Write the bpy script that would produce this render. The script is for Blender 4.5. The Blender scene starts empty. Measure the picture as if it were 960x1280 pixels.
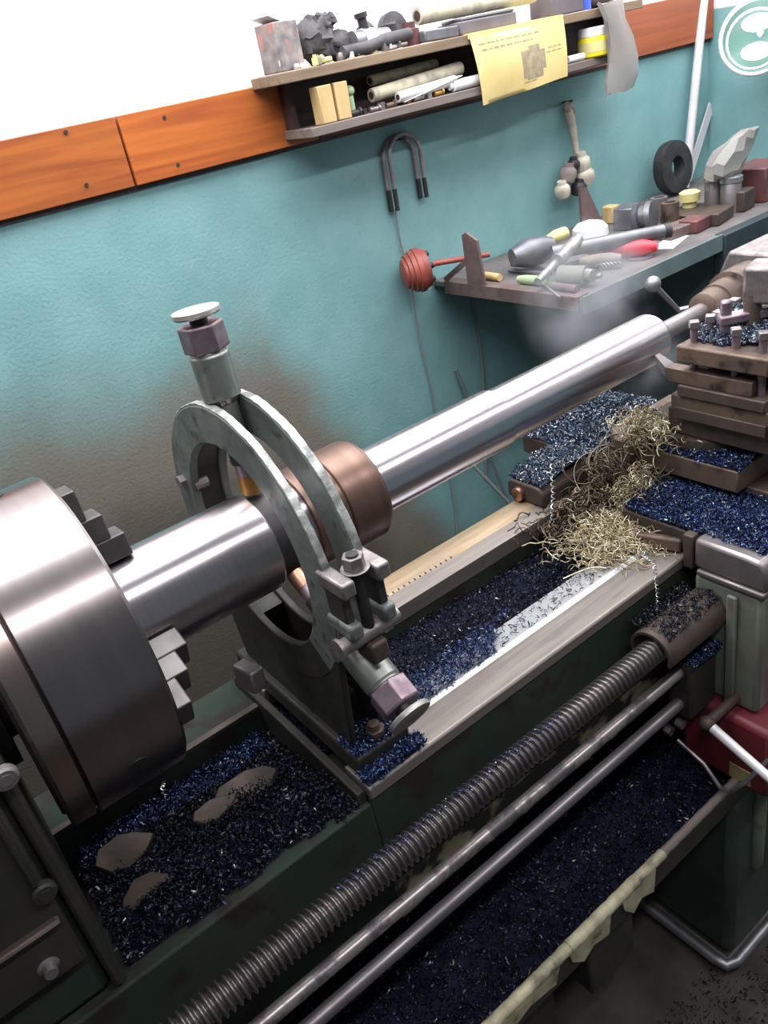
import bpy, bmesh, math, random
import numpy as np
from mathutils import Vector, Matrix
random.seed(7); rng = np.random.default_rng(7)
S = bpy.context.scene; COL = S.collection
PI = math.pi

# ------------------------------------------------------------------ camera
F = 1018.0                                   # focal length in pixels of the 960x1280 frame
AX = Vector((0.77773, -0.42268, 0.46528))    # world X, Y, Z in camera space (right, down, forward)
AY = Vector((-0.60263, -0.29080, 0.74315))
AZ = Vector((-0.17881, -0.85836, -0.48088))
CAM = Vector((0.0, -0.776, 1.555))
right = Vector((AX[0], AY[0], AZ[0])); down = Vector((AX[1], AY[1], AZ[1])); fwd = Vector((AX[2], AY[2], AZ[2]))
cam = bpy.data.cameras.new('camera'); co = bpy.data.objects.new('camera', cam); COL.objects.link(co)
m = Matrix((right, -down, -fwd)).transposed().to_4x4(); m.translation = CAM; co.matrix_world = m
cam.sensor_fit = 'VERTICAL'; cam.sensor_height = 36; cam.lens = 36 * F / 1280; cam.clip_start = 0.02; cam.clip_end = 50
S.camera = co

# ------------------------------------------------------------------ light
W = bpy.data.worlds.new('world'); S.world = W; W.use_nodes = True
W.node_tree.nodes['Background'].inputs[0].default_value = (0.80, 0.90, 1.0, 1); W.node_tree.nodes['Background'].inputs[1].default_value = 0.13
def area(name, loc, target, sx, sy, power, col=(1, 1, 1)):
    l = bpy.data.lights.new(name, 'AREA'); l.shape = 'RECTANGLE'; l.size = sx; l.size_y = sy; l.energy = power; l.color = col
    o = bpy.data.objects.new(name, l); COL.objects.link(o); o.location = loc
    o.rotation_euler = (Vector(target) - Vector(loc)).to_track_quat('-Z', 'Y').to_euler(); return o
area('roof_skylight', (1.0, 0.32, 2.42), (1.0, 0.32, 0), 3.0, 1.0, 78, (0.97, 0.985, 1.0))
area('ceiling_tube_light', (0.9, -1.15, 2.65), (0.9, -0.6, 0), 3.0, 0.11, 30, (1.0, 0.97, 1.0))
S.view_settings.view_transform = 'Standard'; S.view_settings.look = 'None'; S.view_settings.gamma = 1
S.view_settings.use_curve_mapping = False; S.view_settings.exposure = 0.22

# ------------------------------------------------------------------ photo measurements -> world points on a known plane
def ray(u, v): return right * ((u - 480) / F) + down * ((v - 640) / F) + fwd
def wx(u, v, c): r = ray(u, v); return CAM + r * ((c - CAM.x) / r.x)
def wy(u, v, c): r = ray(u, v); return CAM + r * ((c - CAM.y) / r.y)
def wz(u, v, c): r = ray(u, v); return CAM + r * ((c - CAM.z) / r.z)

# ------------------------------------------------------------------ materials
def mat(name, c1, c2=None, scale=20, rough=0.5, rough2=None, metal=0.0, bump=0.0, bscale=None, stretch=(1, 1, 1), lo=0.35, hi=0.65,
        c3=None, s3=60, lo3=0.6, hi3=0.7, coat=0.0, aniso=0.0, detail=4, spec=0.5):
    m = bpy.data.materials.new(name); m.use_nodes = True; t = m.node_tree; N = t.nodes; L = t.links
    b = N['Principled BSDF']; b.inputs['Metallic'].default_value = metal; b.inputs['Roughness'].default_value = rough
    b.inputs['Base Color'].default_value = (*c1, 1)
    b.inputs['Specular IOR Level'].default_value = spec
    if aniso:
        tg = N.new('ShaderNodeTangent'); tg.direction_type = 'RADIAL'; tg.axis = 'X'; L.new(tg.outputs[0], b.inputs['Tangent'])
        b.inputs['Anisotropic'].default_value = aniso; b.inputs['Anisotropic Rotation'].default_value = 0.25
    if coat: b.inputs['Coat Weight'].default_value = coat; b.inputs['Coat Roughness'].default_value = 0.15
    g = N.new('ShaderNodeNewGeometry'); mp = N.new('ShaderNodeMapping'); mp.inputs['Scale'].default_value = stretch
    L.new(g.outputs['Position'], mp.inputs['Vector'])
    def noise(s, d=detail):
        n = N.new('ShaderNodeTexNoise'); n.inputs['Scale'].default_value = s; n.inputs['Detail'].default_value = d
        L.new(mp.outputs[0], n.inputs['Vector']); return n.outputs['Fac']
    def rng_(f, a, b2, o0=0, o1=1):
        r = N.new('ShaderNodeMapRange'); r.inputs[1].default_value = a; r.inputs[2].default_value = b2
        r.inputs[3].default_value = o0; r.inputs[4].default_value = o1; L.new(f, r.inputs[0]); return r.outputs[0]
    def mix(f, a, b2):
        x = N.new('ShaderNodeMix'); x.data_type = 'RGBA'; L.new(f, x.inputs[0])
        for i, c in ((6, a), (7, b2)):
            if isinstance(c, tuple): x.inputs[i].default_value = (*c, 1)
            else: L.new(c, x.inputs[i])
        return x.outputs[2]
    if c2 is not None:
        f = noise(scale); c = mix(rng_(f, lo, hi), c1, c2)
        if c3 is not None: c = mix(rng_(noise(s3, 6), lo3, hi3), c, c3)
        L.new(c, b.inputs['Base Color'])
        if rough2 is not None: L.new(rng_(f, lo, hi, rough, rough2), b.inputs['Roughness'])
    if bump:
        bp = N.new('ShaderNodeBump'); bp.inputs['Strength'].default_value = bump; bp.inputs['Distance'].default_value = 0.002
        L.new(noise(bscale or scale * 4), bp.inputs['Height']); L.new(bp.outputs[0], b.inputs['Normal'])
    return m

def island_mat(name, stops, rough=0.4, metal=0.5):
    m = bpy.data.materials.new(name); m.use_nodes = True; N = m.node_tree.nodes; L = m.node_tree.links; b = N['Principled BSDF']
    g = N.new('ShaderNodeNewGeometry'); r = N.new('ShaderNodeValToRGB'); L.new(g.outputs['Random Per Island'], r.inputs[0])
    e = r.color_ramp.elements
    while len(e) < len(stops): e.new(0.5)
    for k, (p, c) in enumerate(stops): e[k].position = p; e[k].color = (*c, 1)
    L.new(r.outputs[0], b.inputs['Base Color']); b.inputs['Roughness'].default_value = rough; b.inputs['Metallic'].default_value = metal
    return m

M = {}
def wall_mat(stain=True):
    m = bpy.data.materials.new('painted_wall'); m.use_nodes = True; N = m.node_tree.nodes; L = m.node_tree.links; b = N['Principled BSDF']
    g = N.new('ShaderNodeNewGeometry'); sx = N.new('ShaderNodeSeparateXYZ'); L.new(g.outputs['Position'], sx.inputs[0])
    def math_(op, a, b2, c=None):
        n = N.new('ShaderNodeMath'); n.operation = op; n.use_clamp = False
        for i, v in enumerate((a, b2)):
            if isinstance(v, (int, float)): n.inputs[i].default_value = v
            else: L.new(v, n.inputs[i])
        return n.outputs[0]
    def rg(f, a, b2, o0=0, o1=1):
        r = N.new('ShaderNodeMapRange'); r.interpolation_type = 'SMOOTHSTEP'
        for i, v in ((1, a), (2, b2), (3, o0), (4, o1)): r.inputs[i].default_value = v
        L.new(f, r.inputs[0]); return r.outputs[0]
    def noise(s, d=5):
        n = N.new('ShaderNodeTexNoise'); n.inputs['Scale'].default_value = s; n.inputs['Detail'].default_value = d
        L.new(g.outputs['Position'], n.inputs['Vector']); return n.outputs['Fac']
    def mix(f, a, b2):
        x = N.new('ShaderNodeMix'); x.data_type = 'RGBA'; L.new(f, x.inputs[0])
        for i, c in ((6, a), (7, b2)):
            if isinstance(c, tuple): x.inputs[i].default_value = (*c, 1)
            else: L.new(c, x.inputs[i])
        return x.outputs[2]
    teal = mix(rg(noise(9), 0.3, 0.7), (0.165, 0.33, 0.34), (0.20, 0.375, 0.385))
    # grime splashed on the wall around the chuck: oily brown
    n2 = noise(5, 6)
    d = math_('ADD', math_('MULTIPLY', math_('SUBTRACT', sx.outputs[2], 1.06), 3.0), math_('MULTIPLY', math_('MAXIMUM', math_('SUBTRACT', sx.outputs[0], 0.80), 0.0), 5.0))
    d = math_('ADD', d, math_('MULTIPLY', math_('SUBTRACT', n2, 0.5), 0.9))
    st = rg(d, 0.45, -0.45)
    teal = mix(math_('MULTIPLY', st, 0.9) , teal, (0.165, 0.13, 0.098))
    low_dark = math_('MULTIPLY', rg(math_('ADD', d, math_('MULTIPLY', n2, 0.6)), -0.15, -1.1), 0.8)  # second brown tone, darker towards the bottom
    teal = mix(low_dark, teal, (0.060, 0.050, 0.040))
    teal = mix(math_('MULTIPLY', rg(noise(170, 2), 0.66, 0.75), 0.25), teal, (0.05, 0.09, 0.09))
    white = mix(rg(noise(30), 0.62, 0.78), (0.86, 0.83, 0.82), (0.70, 0.60, 0.58))
    c = mix(rg(sx.outputs[2], 1.497, 1.503), teal, white)
    L.new(c, b.inputs['Base Color']); b.inputs['Roughness'].default_value = 0.62
    bp = N.new('ShaderNodeBump'); bp.inputs['Strength'].default_value = 0.5; bp.inputs['Distance'].default_value = 0.002
    L.new(noise(140, 3), bp.inputs['Height']); L.new(bp.outputs[0], b.inputs['Normal'])
    return m
def board_mat():
    m = bpy.data.materials.new('varnished_board'); m.use_nodes = True; N = m.node_tree.nodes; L = m.node_tree.links; b = N['Principled BSDF']
    g = N.new('ShaderNodeNewGeometry'); mp = N.new('ShaderNodeMapping'); mp.inputs['Scale'].default_value = (1.2, 14, 22); L.new(g.outputs['Position'], mp.inputs[0])
    n = N.new('ShaderNodeTexNoise'); n.inputs['Scale'].default_value = 2.2; n.inputs['Detail'].default_value = 5; n.inputs['Distortion'].default_value = 0.6; L.new(mp.outputs[0], n.inputs['Vector'])
    r = N.new('ShaderNodeValToRGB'); L.new(n.outputs['Fac'], r.inputs[0]); e = r.color_ramp.elements
    e[0].position = 0.3; e[0].color = (0.27, 0.066, 0.020, 1); e[1].position = 0.62; e[1].color = (0.43, 0.122, 0.026, 1)
    oi = N.new('ShaderNodeObjectInfo'); mx = N.new('ShaderNodeMix'); mx.data_type = 'RGBA'; mx.blend_type = 'MULTIPLY'
    L.new(oi.outputs['Color'], mx.inputs[7]); L.new(r.outputs[0], mx.inputs[6]); mx.inputs[0].default_value = 1
    L.new(mx.outputs[2], b.inputs['Base Color']); b.inputs['Roughness'].default_value = 0.38
    return m

def build_mats():
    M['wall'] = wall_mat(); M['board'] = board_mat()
    M['floor'] = mat('oily_floor', (0.022, 0.018, 0.015), (0.05, 0.042, 0.036), 12, 0.7, bump=0.3)
    M['steel'] = mat('turned_steel', (0.64, 0.585, 0.62), (0.60, 0.545, 0.58), 3, 0.30, None, 1.0, stretch=(60, 1, 1), aniso=0.8)
    M['steel_tip'] = mat('fresh_turned_steel', (0.78, 0.73, 0.78), (0.74, 0.69, 0.74), 4, 0.27, None, 1.0, stretch=(80, 1, 1), aniso=0.8)
    M['collar'] = mat('browned_steel', (0.175, 0.105, 0.082), (0.14, 0.085, 0.068), 4, 0.42, 0.48, 0.7, stretch=(30, 1, 1), aniso=0.6)
    M['groove'] = mat('dark_oiled_steel', (0.028, 0.025, 0.027), (0.045, 0.04, 0.042), 30, 0.45, metal=0.5)
    M['chuck'] = mat('chuck_steel', (0.36, 0.315, 0.31), (0.32, 0.28, 0.28), 2.5, 0.36, None, 1.0, stretch=(30, 1, 1), aniso=0.85)
    M['chuckback'] = mat('chuck_back_steel', (0.40, 0.32, 0.29), (0.34, 0.27, 0.25), 3, 0.36, None, 1.0, stretch=(30, 1, 1), aniso=0.8)
    M['jaw'] = mat('jaw_steel', (0.14, 0.128, 0.125), (0.09, 0.083, 0.082), 30, 0.5, metal=0.75)
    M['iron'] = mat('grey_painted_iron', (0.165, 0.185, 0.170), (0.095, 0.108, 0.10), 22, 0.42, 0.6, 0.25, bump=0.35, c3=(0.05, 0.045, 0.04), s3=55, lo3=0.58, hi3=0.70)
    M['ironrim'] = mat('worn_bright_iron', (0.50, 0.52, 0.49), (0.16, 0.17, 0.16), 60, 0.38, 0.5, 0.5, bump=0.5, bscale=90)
    M['irondark'] = mat('black_iron', (0.045, 0.041, 0.034), (0.026, 0.027, 0.024), 20, 0.42, 0.6, 0.3, bump=0.2)
    M['boss'] = mat('bright_boss', (0.42, 0.44, 0.40), (0.24, 0.26, 0.24), 25, 0.28, 0.45, 0.8, c3=(0.1, 0.1, 0.09), s3=50, lo3=0.66, hi3=0.74)
    M['nut'] = mat('violet_oxide_nut', (0.36, 0.28, 0.31), (0.22, 0.16, 0.19), 60, 0.35, 0.5, 0.8, bump=0.1)
    M['knob'] = mat('worn_pale_steel', (0.50, 0.49, 0.46), (0.30, 0.28, 0.26), 60, 0.42, metal=0.7, bump=0.2)
    M['bronze'] = mat('bronze', (0.60, 0.32, 0.09), (0.45, 0.22, 0.07), 40, 0.38, metal=0.9)
    M['copper'] = mat('copper_tip', (0.52, 0.30, 0.20), (0.38, 0.2, 0.14), 40, 0.33, metal=0.9)
    M['way'] = mat('ground_bed_way', (0.255, 0.222, 0.20), (0.18, 0.155, 0.142), 7, 0.42, 0.52, 0.55, stretch=(1, 14, 14), c3=(0.16, 0.11, 0.07), s3=14, lo3=0.66, hi3=0.74)
    M['waytan'] = mat('oil_tanned_way', (0.27, 0.20, 0.125), (0.19, 0.14, 0.09), 7, 0.45, 0.55, 0.45, stretch=(1, 10, 10), c3=(0.22, 0.13, 0.05), s3=12, lo3=0.6, hi3=0.72)
    M['waybright'] = mat('bright_vee_way', (0.82, 0.81, 0.84), (0.7, 0.69, 0.72), 6, 0.30, 0.4, 0.6)
    M['clamp'] = mat('worn_clamp_steel', (0.30, 0.265, 0.26), (0.17, 0.15, 0.15), 45, 0.4, 0.55, 0.7, bump=0.3)
    M['ubolt'] = mat('dull_lilac_rod', (0.34, 0.285, 0.30), (0.24, 0.20, 0.21), 40, 0.5, metal=0.2)
    M['green'] = mat('dark_green_machine_paint', (0.017, 0.030, 0.022), (0.028, 0.036, 0.028), 9, 0.6, 0.75, spec=0.2, metal=0.0, bump=0.15, c3=(0.02, 0.018, 0.015), s3=18, lo3=0.5, hi3=0.62)
    M['green2'] = mat('grey_green_machine_paint', (0.17, 0.22, 0.175), (0.12, 0.12, 0.095), 11, 0.42, 0.58, 0.0, bump=0.15, c3=(0.13, 0.085, 0.06), s3=12, lo3=0.52, hi3=0.62)
    M['green3'] = mat('pedestal_green_paint', (0.032, 0.052, 0.042), (0.022, 0.032, 0.027), 8, 0.45, 0.6, 0.0, bump=0.1)
    M['flaky'] = mat('flaking_ochre_paint', (0.025, 0.028, 0.022), (0.42, 0.36, 0.21), 18, 0.6, bump=0.3, lo=0.50, hi=0.58, detail=6)
    M['brown'] = mat('rust_stained_steel', (0.155, 0.105, 0.08), (0.09, 0.062, 0.05), 22, 0.5, 0.65, 0.4, bump=0.35, c3=(0.035, 0.026, 0.022), s3=30, lo3=0.56, hi3=0.68)
    M['brown2'] = mat('dark_brown_steel', (0.085, 0.060, 0.048), (0.05, 0.037, 0.031), 22, 0.52, 0.68, 0.35, bump=0.35)
    M['lilac'] = mat('oily_grey_steel', (0.29, 0.255, 0.26), (0.20, 0.175, 0.175), 18, 0.36, 0.5, 0.7, bump=0.15)
    M['screw'] = mat('lead_screw_steel', (0.16, 0.14, 0.135), (0.09, 0.08, 0.085), 20, 0.34, 0.46, 0.8)
    M['rod'] = mat('feed_rod_steel', (0.30, 0.265, 0.275), (0.20, 0.175, 0.185), 16, 0.36, 0.46, 0.8)
    M['keyrod'] = mat('stained_rod_steel', (0.36, 0.32, 0.31), (0.15, 0.13, 0.14), 34, 0.34, 0.5, 0.7, lo=0.45, hi=0.55)
    M['black'] = mat('black_grime', (0.012, 0.012, 0.014), (0.022, 0.02, 0.02), 30, 0.5)
    M['red'] = mat('red_machine_paint', (0.17, 0.020, 0.028), (0.10, 0.015, 0.02), 14, 0.42, 0.55, bump=0.1)
    M['cream'] = mat('peeling_cream_paint', (0.46, 0.42, 0.28), (0.24, 0.21, 0.14), 30, 0.55, bump=0.4, c3=(0.14, 0.12, 0.09), s3=30, lo3=0.6, hi3=0.66)
    M['chrome'] = mat('chrome', (0.78, 0.76, 0.77), None, rough=0.22, metal=0.45)
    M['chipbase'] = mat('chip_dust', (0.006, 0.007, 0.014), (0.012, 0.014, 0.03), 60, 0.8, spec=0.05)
    M['dull'] = mat('dull_galvanised_steel', (0.34, 0.34, 0.36), (0.25, 0.25, 0.27), 30, 0.42, metal=0.8)
    M['ochre_plate'] = mat('yellowed_plate', (0.40, 0.33, 0.16), (0.28, 0.22, 0.1), 40, 0.5)
    M['plank'] = mat('weathered_plank', (0.24, 0.165, 0.105), (0.16, 0.11, 0.072), 5, 0.7, stretch=(1, 12, 12), bump=0.2)
    M['plankgrey'] = mat('grey_plank', (0.20, 0.16, 0.145), (0.13, 0.105, 0.095), 5, 0.7, stretch=(1, 12, 12), bump=0.2)
    M['darkback'] = mat('dark_stained_wood', (0.055, 0.03, 0.03), (0.035, 0.02, 0.02), 8, 0.6, stretch=(1, 8, 8))
    M['pine'] = mat('pale_pine', (0.60, 0.43, 0.21), (0.50, 0.34, 0.15), 8, 0.55, stretch=(10, 10, 1.5))
    M['paper'] = mat('aged_yellow_paper', (0.72, 0.57, 0.25), (0.64, 0.49, 0.20), 14, 0.7, bump=0.1)
    M['ink'] = mat('grey_print', (0.26, 0.21, 0.14), (0.38, 0.31, 0.19), 90, 0.8)
    M['creampaper'] = mat('rolled_cream_paper', (0.50, 0.45, 0.33), (0.25, 0.23, 0.20), 34, 0.7, lo=0.45, hi=0.7, bump=0.2)
    M['white'] = mat('white_plastic', (0.80, 0.80, 0.80), (0.70, 0.69, 0.69), 20, 0.45)
    M['greycloth'] = mat('dark_grey_cloth', (0.085, 0.08, 0.088), (0.045, 0.042, 0.046), 26, 0.85, bump=0.6, bscale=70)
    M['greycard'] = mat('grey_card', (0.13, 0.115, 0.13), (0.085, 0.077, 0.087), 14, 0.8)
    M['carton'] = mat('printed_carton', (0.30, 0.245, 0.225), (0.12, 0.115, 0.125), 40, 0.6, c3=(0.38, 0.17, 0.15), s3=20, lo3=0.55, hi3=0.62)
    M['maroon'] = mat('maroon_part', (0.17, 0.06, 0.06), (0.10, 0.045, 0.05), 25, 0.5, metal=0.3)
    M['darkpart'] = mat('dark_part', (0.06, 0.055, 0.06), (0.035, 0.032, 0.035), 30, 0.5, metal=0.5)
    M['yellow'] = mat('yellow_plastic', (0.72, 0.60, 0.02), (0.62, 0.50, 0.02), 14, 0.4)
    M['paleyellow'] = mat('pale_yellow_plastic', (0.66, 0.60, 0.28), (0.55, 0.48, 0.2), 14, 0.5)
    M['palegreen'] = mat('pale_green_plastic', (0.40, 0.52, 0.32), (0.30, 0.38, 0.22), 14, 0.5)
    M['blue'] = mat('blue_plastic', (0.05, 0.10, 0.55), None, rough=0.4)
    M['redplastic'] = mat('red_plastic', (0.62, 0.03, 0.05), (0.5, 0.02, 0.04), 14, 0.4)
    M['redrubber'] = mat('faded_red_paint', (0.33, 0.07, 0.05), (0.19, 0.045, 0.038), 18, 0.5, bump=0.2)
    M['rust'] = mat('rusty_angle_iron', (0.17, 0.115, 0.11), (0.11, 0.075, 0.072), 25, 0.6, 0.75, 0.3, bump=0.4)
    M['olive'] = mat('olive_paint', (0.20, 0.20, 0.15), (0.15, 0.15, 0.12), 18, 0.5)
    M['greymetal'] = mat('grey_tool_steel', (0.20, 0.20, 0.22), (0.13, 0.13, 0.145), 24, 0.45, metal=0.6)
    M['woodhandle'] = mat('greasy_wood_handle', (0.22, 0.18, 0.14), (0.15, 0.12, 0.1), 20, 0.55)
    M['bench'] = mat('bench_teal_grey_paint', (0.12, 0.165, 0.175), (0.08, 0.115, 0.125), 8, 0.55, bump=0.15)
    M['benchdark'] = mat('bench_navy_drawer', (0.020, 0.032, 0.042), (0.014, 0.02, 0.026), 8, 0.55)
    M['benchtop'] = mat('greasy_bench_top', (0.14, 0.12, 0.12), (0.09, 0.08, 0.08), 14, 0.6, bump=0.3)
    M['cable'] = mat('grey_cable', (0.16, 0.17, 0.18), None, rough=0.5)
    M['string'] = mat('dirty_string', (0.20, 0.20, 0.19), None, rough=0.8)
    M['tube'] = mat('lilac_white_tube', (0.62, 0.58, 0.62), (0.5, 0.47, 0.5), 6, 0.4)
    M['strap'] = mat('cream_strap', (0.50, 0.46, 0.38), (0.36, 0.33, 0.28), 40, 0.7)
    M['ceramic'] = mat('dirty_ceramic', (0.62, 0.58, 0.47), (0.40, 0.35, 0.28), 30, 0.4)
    M['brownlump'] = mat('brown_knob', (0.30, 0.25, 0.22), (0.2, 0.16, 0.15), 30, 0.5)
    M['lampteal'] = mat('pale_green_enamel', (0.10, 0.22, 0.19), None, rough=0.35)
    M['smudge'] = mat('smudge', (0.3, 0.3, 0.3), None)
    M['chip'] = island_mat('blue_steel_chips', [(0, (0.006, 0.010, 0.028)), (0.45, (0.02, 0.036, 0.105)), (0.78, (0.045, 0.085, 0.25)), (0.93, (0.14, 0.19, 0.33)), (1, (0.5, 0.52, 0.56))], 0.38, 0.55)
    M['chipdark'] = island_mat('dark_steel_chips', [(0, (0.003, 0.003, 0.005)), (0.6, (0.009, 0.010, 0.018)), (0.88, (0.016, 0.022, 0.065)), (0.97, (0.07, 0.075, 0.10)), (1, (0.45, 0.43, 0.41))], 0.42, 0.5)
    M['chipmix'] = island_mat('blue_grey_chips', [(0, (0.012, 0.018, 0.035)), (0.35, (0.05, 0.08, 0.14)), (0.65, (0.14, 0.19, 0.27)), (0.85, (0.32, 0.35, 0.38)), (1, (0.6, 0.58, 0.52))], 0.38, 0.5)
    M['straw'] = island_mat('straw_swarf', [(0, (0.22, 0.17, 0.10)), (0.4, (0.48, 0.40, 0.25)), (0.8, (0.75, 0.67, 0.47)), (1, (0.85, 0.80, 0.66))], 0.35, 0.6)
    M['brownswarf'] = island_mat('brown_swarf', [(0, (0.03, 0.022, 0.018)), (0.5, (0.09, 0.062, 0.042)), (0.9, (0.2, 0.15, 0.1)), (1, (0.4, 0.34, 0.26))], 0.4, 0.5)
    M['silver'] = mat('silver_swarf', (0.6, 0.6, 0.58), (0.4, 0.4, 0.4), 80, 0.3, metal=0.9)
    g = bpy.data.materials.new('clear_dusty_plastic'); g.use_nodes = True; b = g.node_tree.nodes['Principled BSDF']
    b.inputs['Base Color'].default_value = (0.27, 0.25, 0.235, 1); b.inputs['Roughness'].default_value = 0.35; b.inputs['Alpha'].default_value = 0.7; M['bag'] = g
    e = bpy.data.materials.new('lit_bulb'); e.use_nodes = True; b = e.node_tree.nodes['Principled BSDF']
    b.inputs['Emission Color'].default_value = (1, 0.98, 0.95, 1); b.inputs['Emission Strength'].default_value = 3; M['bulb'] = e
build_mats()

# ------------------------------------------------------------------ geometry helpers
class G:
    def __init__(s): s.b = bmesh.new()
    def hull8(s, vs):
        v = [s.b.verts.new(p) for p in vs]
        for f in ((0, 3, 2, 1), (4, 5, 6, 7), (0, 1, 5, 4), (1, 2, 6, 5), (2, 3, 7, 6), (3, 0, 4, 7)): s.b.faces.new([v[i] for i in f])
        return s
    def box(s, x0, x1, y0, y1, z0, z1):
        return s.hull8([(x0, y0, z0), (x1, y0, z0), (x1, y1, z0), (x0, y1, z0), (x0, y0, z1), (x1, y0, z1), (x1, y1, z1), (x0, y1, z1)])
    def obox(s, c, size, rot=(0, 0, 0)):
        R = Matrix.Rotation(rot[2], 3, 'Z') @ Matrix.Rotation(rot[1], 3, 'Y') @ Matrix.Rotation(rot[0], 3, 'X'); c = Vector(c)
        a, b2, d = [k / 2 for k in size]
        return s.hull8([c + R @ Vector(p) for p in ((-a, -b2, -d), (a, -b2, -d), (a, b2, -d), (-a, b2, -d), (-a, -b2, d), (a, -b2, d), (a, b2, d), (-a, b2, d))])
    def bar(s, p0, p1, w, h, up=(0, 0, 1)):
        p0 = Vector(p0); p1 = Vector(p1); d = (p1 - p0).normalized(); r = d.cross(Vector(up)).normalized() * (w / 2); u = r.cross(d).normalized() * (h / 2)
        return s.hull8([p0 - r - u, p0 + r - u, p1 + r - u, p1 - r - u, p0 - r + u, p0 + r + u, p1 + r + u, p1 - r + u])
    def lathe(s, o, d, prof, n=32, ph=0.0, caps=True):
        o = Vector(o); d = Vector(d).normalized(); a = d.orthogonal().normalized(); b2 = d.cross(a); rings = []
        for t, r in prof:
            rings.append([s.b.verts.new(o + d * t + (a * math.cos(ph + 2 * PI * k / n) + b2 * math.sin(ph + 2 * PI * k / n)) * max(r, 1e-5)) for k in range(n)])
        for A, B in zip(rings, rings[1:]):
            for k in range(n): s.b.faces.new((A[k], A[(k + 1) % n], B[(k + 1) % n], B[k]))
        if caps: s.b.faces.new(rings[0][::-1]); s.b.faces.new(rings[-1])
        return s
    def cyl(s, p0, p1, r0, r1=None, n=24, ph=0.0):
        p0 = Vector(p0); p1 = Vector(p1); return s.lathe(p0, p1 - p0, [(0, r0), ((p1 - p0).length, r0 if r1 is None else r1)], n, ph)
    def tube(s, pts, r, n=8, close=False):
        pts = [Vector(p) for p in pts]; rings = []; up = None
        for i, p in enumerate(pts):
            d = (pts[min(i + 1, len(pts) - 1)] - pts[max(i - 1, 0)]).normalized()
            a = d.orthogonal().normalized() if up is None else (up - d * up.dot(d)).normalized()
            up = a; b2 = d.cross(a); rr = r[i] if isinstance(r, (list, tuple)) else r
            rings.append([s.b.verts.new(p + (a * math.cos(2 * PI * k / n) + b2 * math.sin(2 * PI * k / n)) * rr) for k in range(n)])
        for A, B in zip(rings, rings[1:]):
            for k in range(n): s.b.faces.new((A[k], A[(k + 1) % n], B[(k + 1) % n], B[k]))
        s.b.faces.new(rings[0][::-1]); s.b.faces.new(rings[-1]); return s
    def prism(s, poly, axis, a0, a1):            # poly in the two other axes, in x,y,z order
        def P(p, a): q = list(p); q.insert(axis, a); return q
        A = [s.b.verts.new(P(p, a0)) for p in poly]; B = [s.b.verts.new(P(p, a1)) for p in poly]; n = len(poly)
        for k in range(n): s.b.faces.new((A[k], A[(k + 1) % n], B[(k + 1) % n], B[k]))
        s.b.faces.new(A[::-1]); s.b.faces.new(B); return s
    def ringplate(s, cy, cz, Ro, Ri, x0, x1, n=96, a0=0, a1=2 * PI):
        full = abs(a1 - a0 - 2 * PI) < 1e-6; K = n if full else n + 1; V = []
        for k in range(K):
            t = a0 + (a1 - a0) * k / n; c, sn = math.cos(t), math.sin(t); ro = Ro(t) if callable(Ro) else Ro
            V.append([s.b.verts.new((x, cy + r * c, cz + r * sn)) for x, r in ((x0, Ri), (x0, ro), (x1, ro), (x1, Ri))])
        for k in range(n):
            A, B = V[k], V[(k + 1) % K]
            for j in range(4): s.b.faces.new((A[j], A[(j + 1) % 4], B[(j + 1) % 4], B[j]))
        if not full: s.b.faces.new(V[0]); s.b.faces.new(V[-1][::-1])
        return s
    def ball(s, c, r, sc=(1, 1, 1), u=16, v=10, jit=0.0, seed=0, rot=None):
        rs = random.Random(seed); mtx = Matrix.Translation(Vector(c)) @ (rot.to_4x4() if rot else Matrix.Identity(4)) @ Matrix.Diagonal((r * sc[0], r * sc[1], r * sc[2], 1))
        vs = bmesh.ops.create_uvsphere(s.b, u_segments=u, v_segments=v, radius=1, matrix=mtx)['verts']
        if jit:
            for q in vs: q.co += Vector((rs.uniform(-1, 1), rs.uniform(-1, 1), rs.uniform(-1, 1))) * jit
        return s
    def grid(s, x0, x1, y0, y1, nx, ny, fz):
        V = [[s.b.verts.new((x0 + (x1 - x0) * i / nx, y0 + (y1 - y0) * j / ny, fz(x0 + (x1 - x0) * i / nx, y0 + (y1 - y0) * j / ny))) for j in range(ny + 1)] for i in range(nx + 1)]
        for i in range(nx):
            for j in range(ny): s.b.faces.new((V[i][j], V[i + 1][j], V[i + 1][j + 1], V[i][j + 1]))
        return s
WL = {}
def finish(me, angle=38):
    me.polygons.foreach_set('use_smooth', [True] * len(me.polygons)); me.set_sharp_from_angle(angle=math.radians(angle))
def tag(o, label=None, cat=None, group=None, kind=None):
    for k, v in (('label', label), ('category', cat), ('group', group), ('kind', kind)):
        if v: o[k] = v
    return o
def thing(name, label=None, cat=None, loc=(0, 0, 0), group=None, kind=None):
    o = bpy.data.objects.new(name, None); COL.objects.link(o); o.location = loc; o.empty_display_size = 0.05; WL[o.name] = Vector(loc)
    return tag(o, label, cat, group, kind)
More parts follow.
